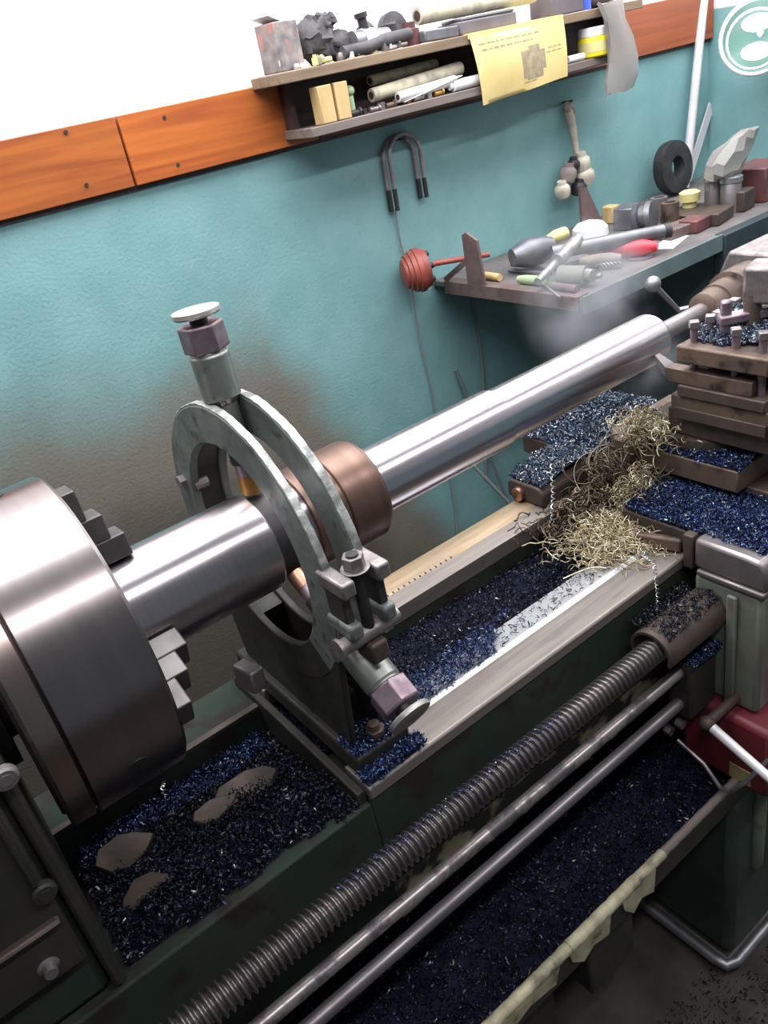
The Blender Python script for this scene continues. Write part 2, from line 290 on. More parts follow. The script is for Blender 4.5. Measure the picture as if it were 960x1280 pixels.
def obj(name, g, material, parent=None, label=None, cat=None, group=None, kind=None, bevel=0.0, angle=38, color=None):
    me = bpy.data.meshes.new(name); bmesh.ops.recalc_face_normals(g.b, faces=g.b.faces[:]); g.b.to_mesh(me); g.b.free()
    n = len(me.vertices); co_ = np.empty(n * 3, dtype=np.float32); me.vertices.foreach_get('co', co_); co_ = co_.reshape(-1, 3)
    if parent: off = WL[parent.name]
    else:
        a, b2 = co_.min(0), co_.max(0); off = Vector(((a[0] + b2[0]) / 2, (a[1] + b2[1]) / 2, a[2]))
    me.vertices.foreach_set('co', (co_ - np.array(off, dtype=np.float32)).ravel()); me.update(); finish(me, angle)
    me.materials.append(M[material] if isinstance(material, str) else material)
    o = bpy.data.objects.new(name, me); COL.objects.link(o)
    if parent: o.parent = parent; WL[o.name] = WL[parent.name]
    else: o.location = off; WL[o.name] = Vector(off)
    if bevel:
        md = o.modifiers.new('bevel', 'BEVEL'); md.width = bevel; md.segments = 2; md.limit_method = 'ANGLE'; md.angle_limit = math.radians(40)
    if color: o.color = color
    return tag(o, label, cat, group, kind)
def raw(name, V, Fq, material, label=None, cat=None, group=None, kind=None, parent=None, nbed=0):      # big quad meshes from arrays
    me = bpy.data.meshes.new(name); V = np.asarray(V, np.float32); Fq = np.asarray(Fq, np.int32)
    off = WL[parent.name] if parent else Vector(((V[:, 0].min() + V[:, 0].max()) / 2, (V[:, 1].min() + V[:, 1].max()) / 2, V[:, 2].min()))
    V = V - np.array(off, np.float32)
    me.vertices.add(len(V)); me.vertices.foreach_set('co', V.ravel()); me.loops.add(Fq.size); me.loops.foreach_set('vertex_index', Fq.ravel())
    me.polygons.add(len(Fq)); me.polygons.foreach_set('loop_start', np.arange(len(Fq), dtype=np.int32) * 4)
    me.update(calc_edges=True); me.materials.append(M[material])
    if nbed: me.materials.append(M['chipbase']); me.polygons.foreach_set('material_index', np.r_[np.zeros(len(Fq) - nbed, np.int32), np.ones(nbed, np.int32)])
    me.validate()
    o = bpy.data.objects.new(name, me); COL.objects.link(o); 
    if parent: o.parent = parent
    else: o.location = off
    WL[o.name] = Vector(off); return tag(o, label, cat, group, kind)

def hnoise(x, y, s=1.0):
    return (np.sin(x * 37 * s + 1.3) * np.cos(y * 41 * s + .4) + .6 * np.sin(x * 83 * s + y * 61 * s) + .4 * np.sin(y * 131 * s - x * 97 * s)) / 2.0
def chips(name, label, n, region, zf, material, size=(0.003, 0.008), bed=True, amp=0.004, lift=0.004, parent=None):
    """A heap of curled turnings lying on the surface zf over region ((x0,x1,y0,y1), mask or None)."""
    (x0, x1, y0, y1), mask = region
    X = rng.uniform(x0, x1, n * 2); Y = rng.uniform(y0, y1, n * 2)
    if mask is not None: k = mask(X, Y); X, Y = X[k], Y[k]
    X, Y = X[:n], Y[:n]; n = len(X)
    Z = zf(X, Y) + amp * hnoise(X, Y) + rng.uniform(0, lift, n)
    K = 5; t = np.linspace(0, 1, K)
    R = rng.uniform(size[0], size[1], n) * 0.5; w = rng.uniform(0.25, 0.5, n) * R * 1.1; arc = rng.uniform(1.5, 4.5, n)
    q = rng.normal(size=(n, 4)); q /= np.linalg.norm(q, axis=1)[:, None]
    a, b2, c, d = q.T
    Rm = np.stack([1 - 2 * (c * c + d * d), 2 * (b2 * c - a * d), 2 * (b2 * d + a * c), 2 * (b2 * c + a * d), 1 - 2 * (b2 * b2 + d * d), 2 * (c * d - a * b2),
                   2 * (b2 * d - a * c), 2 * (c * d + a * b2), 1 - 2 * (b2 * b2 + c * c)], 1).reshape(n, 3, 3)
    ang = arc[:, None] * (t[None] - .5); px = R[:, None] * np.sin(ang); py = R[:, None] * (1 - np.cos(ang)); pz = (t[None] - .5) * R[:, None] * .9
    P = np.stack([np.stack([px, py, pz - w[:, None] / 2], -1), np.stack([px, py, pz + w[:, None] / 2], -1)], 2)     # n,K,2,3
    P = np.einsum('nij,nkmj->nkmi', Rm, P) + np.stack([X, Y, Z], -1)[:, None, None, :]
    V = P.reshape(-1, 3); base = (np.arange(n) * K * 2)[:, None]; j = np.arange(K - 1)[None] * 2
    Fq = np.stack([base + j, base + j + 1, base + j + 3, base + j + 2], -1).reshape(-1, 4)
    nb = 0
    if bed:
        nx = max(4, int((x1 - x0) / .006)); ny = max(4, int((y1 - y0) / .006)); gx, gy = np.meshgrid(np.linspace(x0, x1, nx + 1), np.linspace(y0, y1, ny + 1), indexing='ij')
        gz = zf(gx, gy) + amp * hnoise(gx, gy) - .001; B = np.stack([gx, gy, gz], -1).reshape(-1, 3); o0 = len(V)
        ii, jj = np.meshgrid(np.arange(nx), np.arange(ny), indexing='ij'); i0 = ii * (ny + 1) + jj; Q = np.stack([i0, i0 + ny + 1, i0 + ny + 2, i0 + 1], -1).reshape(-1, 4)
        if mask is not None:
            cx = gx[:-1, :-1].ravel() + (x1 - x0) / nx / 2; cy = gy[:-1, :-1].ravel() + (y1 - y0) / ny / 2; Q = Q[mask(cx, cy)]
        V = np.concatenate([V, B]); Fq = np.concatenate([Fq, Q + o0]); nb = len(Q)
    if parent is not None: return raw(name, V, Fq, material, kind='stuff', parent=parent)
    return raw(name, V, Fq, material, label, 'metal chips', kind='stuff', nbed=nb)
def ell(cx, cy, rx, ry, p=2.0):
    return lambda x, y: (np.abs((x - cx) / rx) ** p + np.abs((y - cy) / ry) ** p + .22 * hnoise(x, y, 1.7)) < 1
def flat(z): return lambda x, y: np.zeros_like(x) + z

# ------------------------------------------------------------------ room
YW, XW = 0.85, 2.47
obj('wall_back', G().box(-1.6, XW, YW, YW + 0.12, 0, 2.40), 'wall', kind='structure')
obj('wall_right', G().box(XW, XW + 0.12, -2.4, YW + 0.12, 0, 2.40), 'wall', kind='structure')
obj('floor', G().box(-1.6, XW + 0.12, -2.4, YW + 0.12, -0.08, 0), 'floor', kind='structure')
tr = thing('trim_1', loc=(0.6, YW, 1.427), kind='structure')
BZ0, BZ1 = 1.427, 1.548
for (a, b2, col_) in ((-1.6, 0.612, (0.92, 0.92, 0.95, 1)), (0.615, 1.043, (1.1, 1.05, 0.95, 1)), (1.046, 1.62, (0.5, 0.42, 0.5, 1)), (1.623, 2.467, (0.72, 0.62, 0.85, 1))):
    g = G()
    if a == 0.615:      # ragged burnt end where the shelf was let in
        g.prism([(a + 0.0, BZ0), (a + .002, BZ1), (0.965, BZ1), (1.0, 1.515), (1.035, 1.49), (1.043, 1.46), (1.038, BZ0)], 1, YW - .020, YW - .0005)
    else: g.box(a, b2, YW - .018, YW - .0005, BZ0, BZ1)
    bd = obj('board', g, 'board', tr, bevel=.0015, color=col_)
    if a < 1.0:
        for (u, v) in (((82, 165), (108, 231), (-90, 200)) if a < 0 else ((222, 206), (205, 147), (371, 166))):
            p = wy(u, v, YW - .019); obj('screw', G().cyl((p.x, YW - .0215, p.z), (p.x, YW - .016, p.z), .0035, n=10), 'darkpart', bd)
obj('trim_2', G().box(-1.6, XW, YW - .006, YW - .0004, 1.418, 1.4266), 'darkback', kind='structure', bevel=.001)

# ------------------------------------------------------------------ lathe bed
AXZ = 1.10; BT = 0.84; BX = 0.285
bed = thing('lathe_bed', 'dark green cast lathe bed with ground slideways, gapped below the chuck', 'lathe bed', (0.9, 0, 0.60))
obj('front_wall', G().box(BX, 2.15, -.165, -.130, .66, .828), 'green', bed, bevel=.003)
obj('front_way', G().prism([(-.168, .822), (-.168, BT - .003), (-.165, BT), (-.118, BT), (-.118, .815)], 0, BX, 2.15), 'way', bed, bevel=.0012)
obj('vee_way', G().prism([(-.1178, .812), (-.1178, .838), (-.112, BT + .003), (-.062, .829), (-.062, .812)], 0, BX + .06, 2.15), 'waybright', bed, bevel=.001)
obj('inner_web', G().box(BX, 2.15, -.13, -.062, .66, .812), 'green', bed)
obj('rear_way', G().prism([(.078, .812), (.078, BT), (.113, BT), (.113, .812)], 0, BX, 2.15), 'way', bed, bevel=.0012)
obj('rear_vee_way', G().prism([(.1135, .812), (.1135, BT - .002), (.120, BT + .001), (.158, BT + .001), (.165, .830), (.165, .812)], 0, BX, 2.15), 'waytan', bed, bevel=.001)
obj('rear_wall', G().box(BX, 2.15, .08, .16, .66, .812), 'green', bed)
obj('trough_floor', G().box(-.5, 2.15, -.13, .08, .60, .74), 'black', bed)
obj('gap_front_rail', G().box(-.5, BX, -.165, -.085, .60, .815), 'green', bed, bevel=.003)
obj('gap_rear_rail', G().box(-.5, BX, .079, .165, .60, .818), 'green', bed, bevel=.002)
obj('rail_edge', G().box(-.02, BX, .079, .090, .8182, .8215), 'brown2', bed, bevel=.0008)
obj('lower_skirt', G().box(BX, 2.15, -.1655, -.12, .60, .672), 'flaky', bed, bevel=.002)
obj('skirt_ledge', G().box(-.5, 2.15, -.172, -.164, .678, .690), 'green', bed, bevel=.002)
obj('end_face', G().box(BX - .012, BX - .0005, -.158, .15, .745, .832), 'irondark', bed, bevel=.002)
for (u, v, sx, sy, rz, zz) in ((155, 1065, .060, .050, .25, .7935), (188, 1122, .055, .055, .6, .8085), (305, 985, .080, .048, .1, .7935), (268, 1012, .05, .03, .3, .7965)):
    p = wz(u, v, zz); obj('gap_pad', G().prism([(p.x + sx * .56 * math.cos(rz + q * PI / 4 + .4) * (1 + .16 * math.sin(q * 5 + u)), p.y + sy * .56 * math.sin(rz + q * PI / 4 + .4) * (1 + .16 * math.cos(q * 7 + u))) for q in range(8)], 2, zz - .014, zz + .003), 'brown2', bed, bevel=.002)
obj('lug', G().obox(wx(312, 845, .24) , (.02, .035, .03), (0, .1, .2)), 'lilac', bed, bevel=.003)
for k in range(16):
    x = 0.50 + .011 * k + .0; obj('graduation', G().box(x, x + .002, .1145, .119 + .004 * (k % 5 == 0), BT - .0008, BT + .0002), 'darkpart', bed)

# headstock behind the chuck
hs = thing('lathe_headstock', 'dark grey-green lathe headstock casting with bolted front plate behind the chuck', 'headstock', (-.3, 0, .82))
obj('casting', G().box(-.60, -.030, -.158, .16, .8185, 1.27), 'green', hs, bevel=.01)
obj('end_plate', G().box(-.0305, -.018, -.163, .15, .8185, 1.2), 'irondark', hs, bevel=.004)
obj('front_plate', G().box(-.20, -.036, -.170, -.157, .885, 1.16), 'irondark', hs, bevel=.004)
obj('ledge', G().box(-.30, -.040, -.178, -.156, wy(75, 1150, -.178).z - .006, wy(75, 1150, -.178).z), 'brown2', hs, bevel=.003)
for (u, v, mt) in ((55, 1115, 'irondark'), (6, 972, 'clamp')):
    p = wy(u, v, -.172); obj('bolt', G().lathe((p.x, -.169, p.z), (0, -1, 0), [(0, .011), (.006, .011), (.008, .009)], 20).lathe((p.x, -.178, p.z), (0, 1, 0), [(0, .006), (.002, .006)], 6), mt, hs)
p = wy(70, 985, -.172); obj('guard_rib', G().box(-.046, -.040, -.176, -.168, 1.0, 1.15), 'irondark', hs, bevel=.002)
p = wy(65, 1218, -.18); obj('oil_plug', G().lathe((p.x, -.158, p.z), (0, -1, 0), [(0, .010), (.012, .010), (.014, .007), (.022, .006)], 14), 'lilac', hs)
obj('spindle_nose', G().lathe((-.018, 0, AXZ), (1, 0, 0), [(0, .085), (.012, .085), (.013, .06), (.02, .06)], 48), 'groove', hs)

# ------------------------------------------------------------------ chuck
ck = thing('lathe_chuck', 'large round steel lathe chuck with three jaws gripping the thick shaft end', 'chuck', (.06, 0, AXZ - .165))
obj('chuck_body', G().lathe((0, 0, AXZ), (1, 0, 0), [(.0305, .16), (.0315, .165), (.1205, .165), (.124, .1615), (.1245, .062)], 128), 'chuck', ck, angle=25)
obj('chuck_back', G().lathe((0, 0, AXZ), (1, 0, 0), [(.004, .06), (.004, .1605), (.0075, .164), (.027, .164), (.0285, .160), (.03, .158)], 128), 'chuckback', ck, angle=25)
obj('back_plate', G().lathe((0, 0, AXZ), (1, 0, 0), [(.001, .06), (.001, .148), (.0039, .150)], 96), 'groove', ck)
for k in range(3):
    th = math.radians(83 + 120 * k); dy, dz = math.cos(th), math.sin(th); ty, tz = -dz, dy
    def Q(x, r, w): return (x, dy * r + ty * w, AXZ + dz * r + tz * w)
    jb = G(); hw = .017
    for (r0, r1, x1) in ((.0595, .085, .172), (.085, .112, .158), (.112, .145, .143)):
        jb.hull8([Q(.1247, r0, -hw), Q(.1247, r1, -hw), Q(.1247, r1, hw), Q(.1247, r0, hw), Q(x1, r0, -hw), Q(x1, r1, -hw), Q(x1, r1, hw), Q(x1, r0, hw)])
    jw = obj('jaw', jb, 'jaw', ck, bevel=.0015)
    g = G()
    c = Vector(Q(.115, .168, 0)); g.lathe(Q(.075, .160, 0), (0, dy, dz), [(0, .011), (.0058, .011), (.0058, .007)], 20)
    obj('key_socket', g, 'groove', ck)

# ------------------------------------------------------------------ workpiece
sh = thing('steel_shaft', 'long stepped steel shaft turning between chuck and tailstock with brown collar', 'shaft', (.56, 0, AXZ - .066))
def seg(name, prof, mt, n=96): return obj(name, G().lathe((0, 0, AXZ), (1, 0, 0), prof, n), mt, sh, angle=20)
seg('thick_journal', [(.1255, .0588), (.3080, .0588), (.3105, .0565), (.311, .05)], 'steel')
seg('oil_groove', [(.3112, .0545), (.3380, .0545)], 'groove')
seg('bearing_band', [(.3382, .0575), (.3600, .0575)], 'steel')
seg('inner_collar', [(.3602, .0628), (.4050, .0628)], 'collar')
seg('collar', [(.4052, .0645), (.4065, .0655), (.4540, .0655), (.4600, .0625), (.4605, .04)], 'collar')
seg('middle_shaft', [(.4606, .0427), (.6895, .0427), (.6905, .0418)], 'steel_tip')
seg('fresh_cut_end', [(.6906, .0396), (1.030, .0396), (1.0355, .0370), (1.036, .010)], 'steel_tip')

# ------------------------------------------------------------------ steady rest
st = thing('steady_rest', 'grey cast iron steady rest ring with three screw jaws clamped around the shaft', 'steady rest', (.32, 0, BT))
def outline(t): return .172
for (x0, x1) in ((.296, .3065), (.336, .3475)):
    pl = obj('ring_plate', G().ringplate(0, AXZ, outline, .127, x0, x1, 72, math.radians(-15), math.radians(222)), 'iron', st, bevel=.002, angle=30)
    obj('lower_arc', G().ringplate(0, AXZ, outline, .127, x0 + .0004, x1 - .0004, 40, math.radians(222.2), math.radians(344.8)), 'irondark', st, bevel=.002, angle=30)  # lower arc and legs get a darker tone than the upper ring
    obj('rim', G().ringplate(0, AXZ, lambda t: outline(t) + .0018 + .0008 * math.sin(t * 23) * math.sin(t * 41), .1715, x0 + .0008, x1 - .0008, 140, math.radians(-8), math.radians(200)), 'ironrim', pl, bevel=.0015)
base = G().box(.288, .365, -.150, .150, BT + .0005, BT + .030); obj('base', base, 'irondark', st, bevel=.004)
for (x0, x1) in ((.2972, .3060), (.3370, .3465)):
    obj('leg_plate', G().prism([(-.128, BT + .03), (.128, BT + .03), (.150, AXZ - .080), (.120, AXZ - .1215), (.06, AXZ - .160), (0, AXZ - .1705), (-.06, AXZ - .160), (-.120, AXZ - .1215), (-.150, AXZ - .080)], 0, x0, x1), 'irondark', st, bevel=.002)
obj('rear_web', G().ringplate(0, AXZ, .166, .131, .3067, .3358, 40, math.radians(-70), math.radians(62)), 'irondark', st)
obj('web_bolt', G().cyl((.288, .142, AXZ + .045), (.297, .142, AXZ + .045), .008, n=6).cyl((.3, .126, AXZ + .04), (.318, .126, AXZ + .04), .009, n=12), 'lilac', st)
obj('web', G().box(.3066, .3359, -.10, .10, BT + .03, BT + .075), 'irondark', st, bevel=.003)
for (yy, k) in ((-.135, 0), (.135, 1)): obj('base_bolt', G().cyl((.328, yy, BT + .03), (.328, yy, BT + .042), .012, n=6).cyl((.328, yy, BT + .042), (.328, yy, BT + .05), .007, n=14), 'brown', st)
for k, a in enumerate((87.5, 210, 330)):
    th = math.radians(a); d = Vector((0, math.cos(th), math.sin(th))); o = Vector((.3215, 0, AXZ)); top = k == 0
    def L(prof, n=28, ph=0): return G().lathe(o, d, prof, n, ph)
    obj('boss', L([(.132, .0145), (.168, .0145), (.176, .021), (.222, .021), (.2235, .0195), (.2265, .0195)]), 'boss', st, bevel=.001)
    obj('jaw_sleeve', L([(.098, .013), (.134, .013)]), 'irondark', st)
    obj('jaw_finger', L([(.082, .011), (.099, .011)]), 'nut', st)
    obj('jaw_tip', L([(.0592, .009), (.0605, .0115), (.082, .0115)]), 'bronze' if top else 'copper', st)
    obj('hex_nut', L([(.2267, .0225), (.2275, .0245), (.2535, .0245), (.2545, .0228)], 6, .87), 'nut', st, bevel=.0015, angle=25)
    sc = obj('adjusting_screw', L([(.2546, .0095), (.2625, .0095)]), 'groove', st)
    obj('screw_head', L([(.2625, .012), (.2630, .0240), (.2650, .0258), (.2690, .0250), (.2700, .018)], 40), 'knob', sc)
# clamp of the split ring, on the operator side
for (x0, x1) in ((.2925, .3085), (.334, .3505)):
    obj('clamp_lug', G().box(x0, x1, -.208, -.160, AXZ + .018, AXZ + .036), 'clamp', st, bevel=.003)
    obj('clamp_lug', G().box(x0, x1, -.204, -.160, AXZ - .034, AXZ - .016), 'iron', st, bevel=.004)
    obj('hinge_web', G().box(x0 + .003, x1 - .003, -.196, -.165, AXZ - .018, AXZ + .02), 'irondark', st, bevel=.002)
obj('eye_bolt', G().cyl((.3215, -.190, AXZ - .05), (.3215, -.190, AXZ + .052), .0065, n=16), 'groove', st)
obj('clamp_nut', G().cyl((.3215, -.190, AXZ + .036), (.3215, -.190, AXZ + .050), .0115, n=6).cyl((.3215, -.190, AXZ + .0345), (.3215, -.190, AXZ + .0362), .015, n=24), 'clamp', st, bevel=.001)
obj('hinge_pin', G().cyl((.284, -.190, AXZ - .042), (.357, -.190, AXZ - .042), .009, n=20).cyl((.281, -.190, AXZ - .042), (.285, -.190, AXZ - .042), .012, n=20), 'clamp', st)
for x in (.290, .353): obj('cap_screw', G().cyl((x - .004, -.17, AXZ - .062), (x + .004, -.17, AXZ - .062), .0085, n=16), 'nut', st)
obj('swing_block', G().box(.3105, .3325, -.204, -.172, AXZ - .075, AXZ - .05), 'brown2', st, bevel=.004)

# ------------------------------------------------------------------ lead screw and rods
SY, SZ, SR = -.212, .772, .0185
def thread(x0, x1, y, z, r, pitch, depth, n=20, spt=8):
    turns = (x1 - x0) / pitch; rings = int(turns * spt); g = G(); prev = None; pr = (0, .1, .85, 1, 1, .85, .1, 0)
    for i in range(rings + 1):
        x = x0 + (x1 - x0) * i / rings; cur = []
        for k in range(n):
            t = 2 * PI * k / n; ph = ((x - x0) / pitch - k / n) % 1.0; h = max(0, min(1, (0.5 - abs(ph - .5)) * 4 - .5))
            rr = r - depth * (1 - h); cur.append(g.b.verts.new((x, y + rr * math.cos(t), z + rr * math.sin(t))))
        if prev:
            for k in range(n): g.b.faces.new((prev[k], prev[(k + 1) % n], cur[(k + 1) % n], cur[k]))
        prev = cur
    return g
ls = thing('lead_screw', 'thick threaded lead screw running along the front of the bed', 'lead screw', (.4, SY, SZ - SR))
obj('thread', thread(-.06, .80, SY, SZ, SR, .0086, .0048), 'screw', ls, angle=60)
obj('core', G().cyl((-.40, SY, SZ), (1.9, SY, SZ), .0135, n=20), 'screw', ls)
obj('feed_rod', G().cyl((-.4, -.212, .694), (1.9, -.212, .694), .0092, n=20), 'keyrod', label='pale stained feed rod just below the thick threaded screw', cat='rod')
obj('control_rod', G().cyl((-.4, -.212, .632), (1.9, -.212, .632), .0095, n=20), 'rod', label='smooth grey control rod, lowest of the bars beside the bed', cat='rod')

# ------------------------------------------------------------------ chip tray, pedestal
tray = thing('chip_tray', 'sheet metal chip tray with peeling cream rolled lip under the bed', 'chip tray', (.3, 0, .44))
obj('pan', G().box(-.55, 1.95, -.275, .30, .44, .446), 'black', tray)
obj('back_wall', G().box(-.55, 1.95, .294, .30, .446, .50), 'black', tray)
lip = []; rs = random.Random(3)
def lipseg(x0, x1, r, mt):
    n = max(2, int((x1 - x0) / .006)); pts = [(x0 + (x1 - x0) * i / n, -.281, .480 + .0006 * math.sin(i * 1.3)) for i in range(n + 1)]
    obj('lip', G().tube(pts, [r * (1 + .03 * math.sin(i * 2.1 + x0)) for i in range(n + 1)], 10), mt, tray)
lipseg(-.55, .455, .0085, 'cream'); lipseg(.456, .60, .0092, 'cream'); lipseg(.601, .66, .0082, 'cream'); lipseg(.661, 1.95, .0068, 'plankgrey')
obj('front_wall', G().box(-.55, 1.95, -.285, -.279, .43, .475), 'irondark', tray)
for (x, w, dz) in ((.30, .13, .030), (.45, .085, .040), (.56, .075, .045)):
    obj('paint_flake', G().prism([(x, .476), (x + w, .476), (x + w * .92, .476 - dz), (x + w * .55, .476 - dz * .7), (x + w * .3, .476 - dz * 1.05), (x + .004, .476 - dz * .5)], 1, -.2885, -.2855), 'cream', tray)
obj('bracket', G().box(.50, .60, -.272, -.20, .30, .438), 'irondark', tray, bevel=.004)
ped = thing('lathe_pedestal', 'dark green machine pedestal standing on a rounded foot on the floor', 'pedestal', (1.0, 0, 0))
obj('cabinet', G().box(.838, 1.95, -.288, .22, .03, .4292), 'green3', ped, bevel=.016)
obj('rib', G().tube([(.905, -.290, .425), (.905, -.290, .24), (.905, -.288, .225)], [.012, .012, .008], 12), 'green2', ped)
obj('foot', G().box(.826, 1.96, -.296, .23, .001, .03), 'irondark', ped, bevel=.01)
obj('foot_rail', G().tube([(.822, .2, .022), (.822, -.27, .022), (.826, -.290, .022), (.845, -.298, .022), (1.9, -.298, .022)], .010, 12), 'dull', ped)
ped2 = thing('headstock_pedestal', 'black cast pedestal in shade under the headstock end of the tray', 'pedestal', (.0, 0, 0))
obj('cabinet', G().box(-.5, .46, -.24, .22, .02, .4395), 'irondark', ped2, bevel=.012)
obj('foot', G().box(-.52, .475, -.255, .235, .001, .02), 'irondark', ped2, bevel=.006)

# ------------------------------------------------------------------ carriage
cr = thing('lathe_carriage', 'brown and green lathe carriage with saddle, apron and cross slide, heaped with chips', 'carriage', (1.0, -.05, .845))
obj('saddle', G().prism([(.885, -.285), (1.17, -.285), (1.17, .275), (1.0, .275), (1.0, -.052), (.885, -.052)], 2, .8435, .879), 'brown2', cr, bevel=.003)
obj('saddle_lip', G().prism([(-.302, .836), (-.302, .868), (-.292, .882), (-.268, .884), (-.19, .8845), (-.19, .836)], 0, .868, 1.15), 'lilac', cr, bevel=.006)
obj('wiper', G().obox((.872, -.118, .852), (.014, .085, .022), (0, .1, .35)), 'brown', cr, bevel=.004)
obj('wiper_screw', G().cyl((.862, -.09, .858), (.868, -.09, .858), .007, n=14), 'nut', cr)
obj('wiper_post', G().box(.868, .884, -.188, -.172, .83, .886), 'brown2', cr, bevel=.002)
obj('rear_wiper', G().prism([(.095, .8415), (.18, .8415), (.18, .868), (.172, .878), (.105, .878), (.095, .868)], 0, .862, .999), 'brown2', cr, bevel=.004)
obj('wiper_roll', G().lathe((.852, .150, .855), (1, 0, 0), [(0, .008), (.002, .0125), (.012, .013)], 24), 'copper', cr)
obj('apron', G().box(.868, 1.15, -.297, -.190, .61, .826), 'green2', cr, bevel=.008)
obj('apron_cap', G().box(.864, 1.15, -.300, -.196, .8262, .8358), 'lilac', cr, bevel=.003)
obj('apron_rib', G().box(.861, .8682, -.262, -.246, .615, .815), 'green2', cr, bevel=.003)
for (u, v) in ((880, 783), (882, 830), (878, 770)):
    p = wx(u, v, .866); obj('apron_screw', G().cyl((.862, p.y, p.z), (.869, p.y, p.z), .007, n=14), 'brown', cr)
obj('nut_cover', G().ringplate(SY, SZ, .034, .0285, .735, .866, 28, math.radians(-20), math.radians(200)), 'brown2', cr, bevel=.001)
obj('rod_bracket', G().box(.80, .867, -.232, -.192, .605, .716), 'irondark', cr, bevel=.006)
obj('feed_box', G().box(.845, 1.15, -.335, -.185, .475, .6095), 'red', cr, bevel=.01)
obj('label_plate', G().obox(wx(925, 968, .8445), (.0015, .036, .03), (0, 0, 0)), 'ochre_plate', cr, bevel=.0005)
a = wx(884, 904, .795); b2 = wx(975, 984, .79); d = (b2 - a)
obj('feed_lever', G().tube([a, a + d * .5, b2, b2 + d * .6], [.0075, .0072, .0068, .0068], 16), 'chrome', cr)
obj('lever_hub', G().ball(a, .012, (1, 1, .9)).cyl(a, (.868, a.y, a.z), .008, n=18), 'brown2', cr)
pts = [wx(847, 925, .81), wx(880, 955, .808), wx(900, 984, .806), wx(912, 990, .806), wx(932, 978, .815), wx(960, 950, .84)]
obj('guard_wire', G().tube(pts, .0035, 8), 'rod', cr)
for (u, v) in ((846, 902), (832, 910)):
    p = wx(u, v, .80); obj('collar_bolt', G().cyl(p, p + Vector((.0, -.012, 0)), .008, n=6), 'lilac', cr)
obj('cross_base', G().box(1.0, 1.15, -.26, .05, .8792, .908), 'brown', cr, bevel=.002)
obj('cross_slide', G().prism([(.972, -.192), (1.165, -.192), (1.165, .06), (1.0, .06), (.972, .03)], 2, .9083, .945), 'brown', cr, bevel=.003)
obj('swivel', G().lathe((1.08, -.085, .9453), (0, 0, 1), [(0, .095), (.022, .095), (.024, .09)], 48), 'brown2', cr)
obj('compound_base', G().box(.995, 1.15, -.255, -.058, .9695, 1.012), 'brown2', cr, bevel=.003)
obj('compound_slide', G().box(.985, 1.15, -.235, -.070, 1.0125, 1.040), 'brown', cr, bevel=.003)
obj('gib_strip', G().box(.980, .9848, -.225, -.08, 1.004, 1.022), 'brown2', cr, bevel=.001)

tp = thing('tool_post', 'brown square tool post with clamp bolts on top of the compound slide', 'tool post', (1.05, -.15, 1.0402))
obj('bottom_block', G().box(.980, 1.12, -.222, -.085, 1.0403, 1.058), 'brown2', tp, bevel=.002)
obj('core_block', G().box(1.015, 1.10, -.222, -.120, 1.0582, 1.0938), 'brown2', tp)
obj('top_plate', G().box(.978, 1.125, -.226, -.084, 1.094, 1.120), 'brown', tp, bevel=.003)
for (x, y, h) in ((1.0, -.10, .022), (1.035, -.103, .02), (1.0, -.165, .02), (1.10, -.1, .024), (1.1, -.15, .022), (1.0, -.205, .02), (1.06, -.10, .018)):
    sb = obj('clamp_bolt', G().cyl((x, y, 1.0585), (x, y, 1.12 + h), .0055, n=14), 'nut', tp)
    obj('square_head', G().obox((x, y, 1.12 + h + .004), (.014, .014, .011), (0, 0, x * 40)), 'lilac', sb, bevel=.0015)
obj('post_stud', G().cyl((1.055, -.155, 1.12), (1.055, -.155, 1.18), .012, n=20), 'brown', tp)
obj('locking_block', G().obox((1.072, -.162, 1.192), (.052, .046, .052), (0, 0, .25)), 'clamp', tp, bevel=.005)
obj('clamp_arm', G().bar((1.02, -.125, 1.148), (1.10, -.19, 1.152), .022, .014).cyl((1.03, -.13, 1.12), (1.03, -.13, 1.175), .008, n=14), 'nut', tp, bevel=.003)
ct = thing('cutting_tool', 'dark square tool bit reaching from tool post to the fresh cut shaft end', 'cutting tool', (.995, -.09, 1.0583))
obj('tool_shank', G().box(.985, 1.006, -.20, -.062, 1.0585, 1.080), 'brown', ct, bevel=.001)
obj('tool_tip', G().hull8([(.985, -.0618, 1.064), (1.006, -.0618, 1.064), (1.000, -.0400, 1.082), (.990, -.0400, 1.082), (.985, -.0618, 1.0798), (1.006, -.0618, 1.0798), (1.000, -.0400, 1.094), (.990, -.0400, 1.094)]), 'lilac', ct)

# ------------------------------------------------------------------ tailstock
ts = thing('lathe_tailstock', 'worn brown and bright steel tailstock with quill and ball lever holding the shaft end', 'tailstock', (1.5, 0, .845))
obj('center', G().lathe((0, 0, AXZ), (1, 0, 0), [(1.0365, .006), (1.046, .0125), (1.06, .0125)], 32), 'groove', ts)
obj('quill', G().lathe((0, 0, AXZ), (1, 0, 0), [(1.0605, .0148), (1.168, .0148)], 40), 'lilac', ts)
obj('nose', G().lathe((0, 0, AXZ), (1, 0, 0), [(1.1685, .020), (1.174, .029), (1.206, .031), (1.207, .034), (1.245, .036), (1.247, .044), (1.31, .046)], 48), 'brown', ts)
obj('body', G().prism([(-.085, .8435), (.085, .8435), (.085, .92), (.055, 1.0), (.062, 1.12), (.045, 1.158), (-.045, 1.158), (-.062, 1.12), (-.055, 1.0), (-.085, .92)], 0, 1.3105, 1.75), 'clamp', ts, bevel=.006)
p0 = wy(848, 388, .14); p1 = wy(816, 355, .14)
obj('lever', G().tube([(1.35, .06, 1.06), p0, p1], .006, 10), 'dull', ts); obj('ball_knob', G().ball(p1, .0145), 'dull', ts)

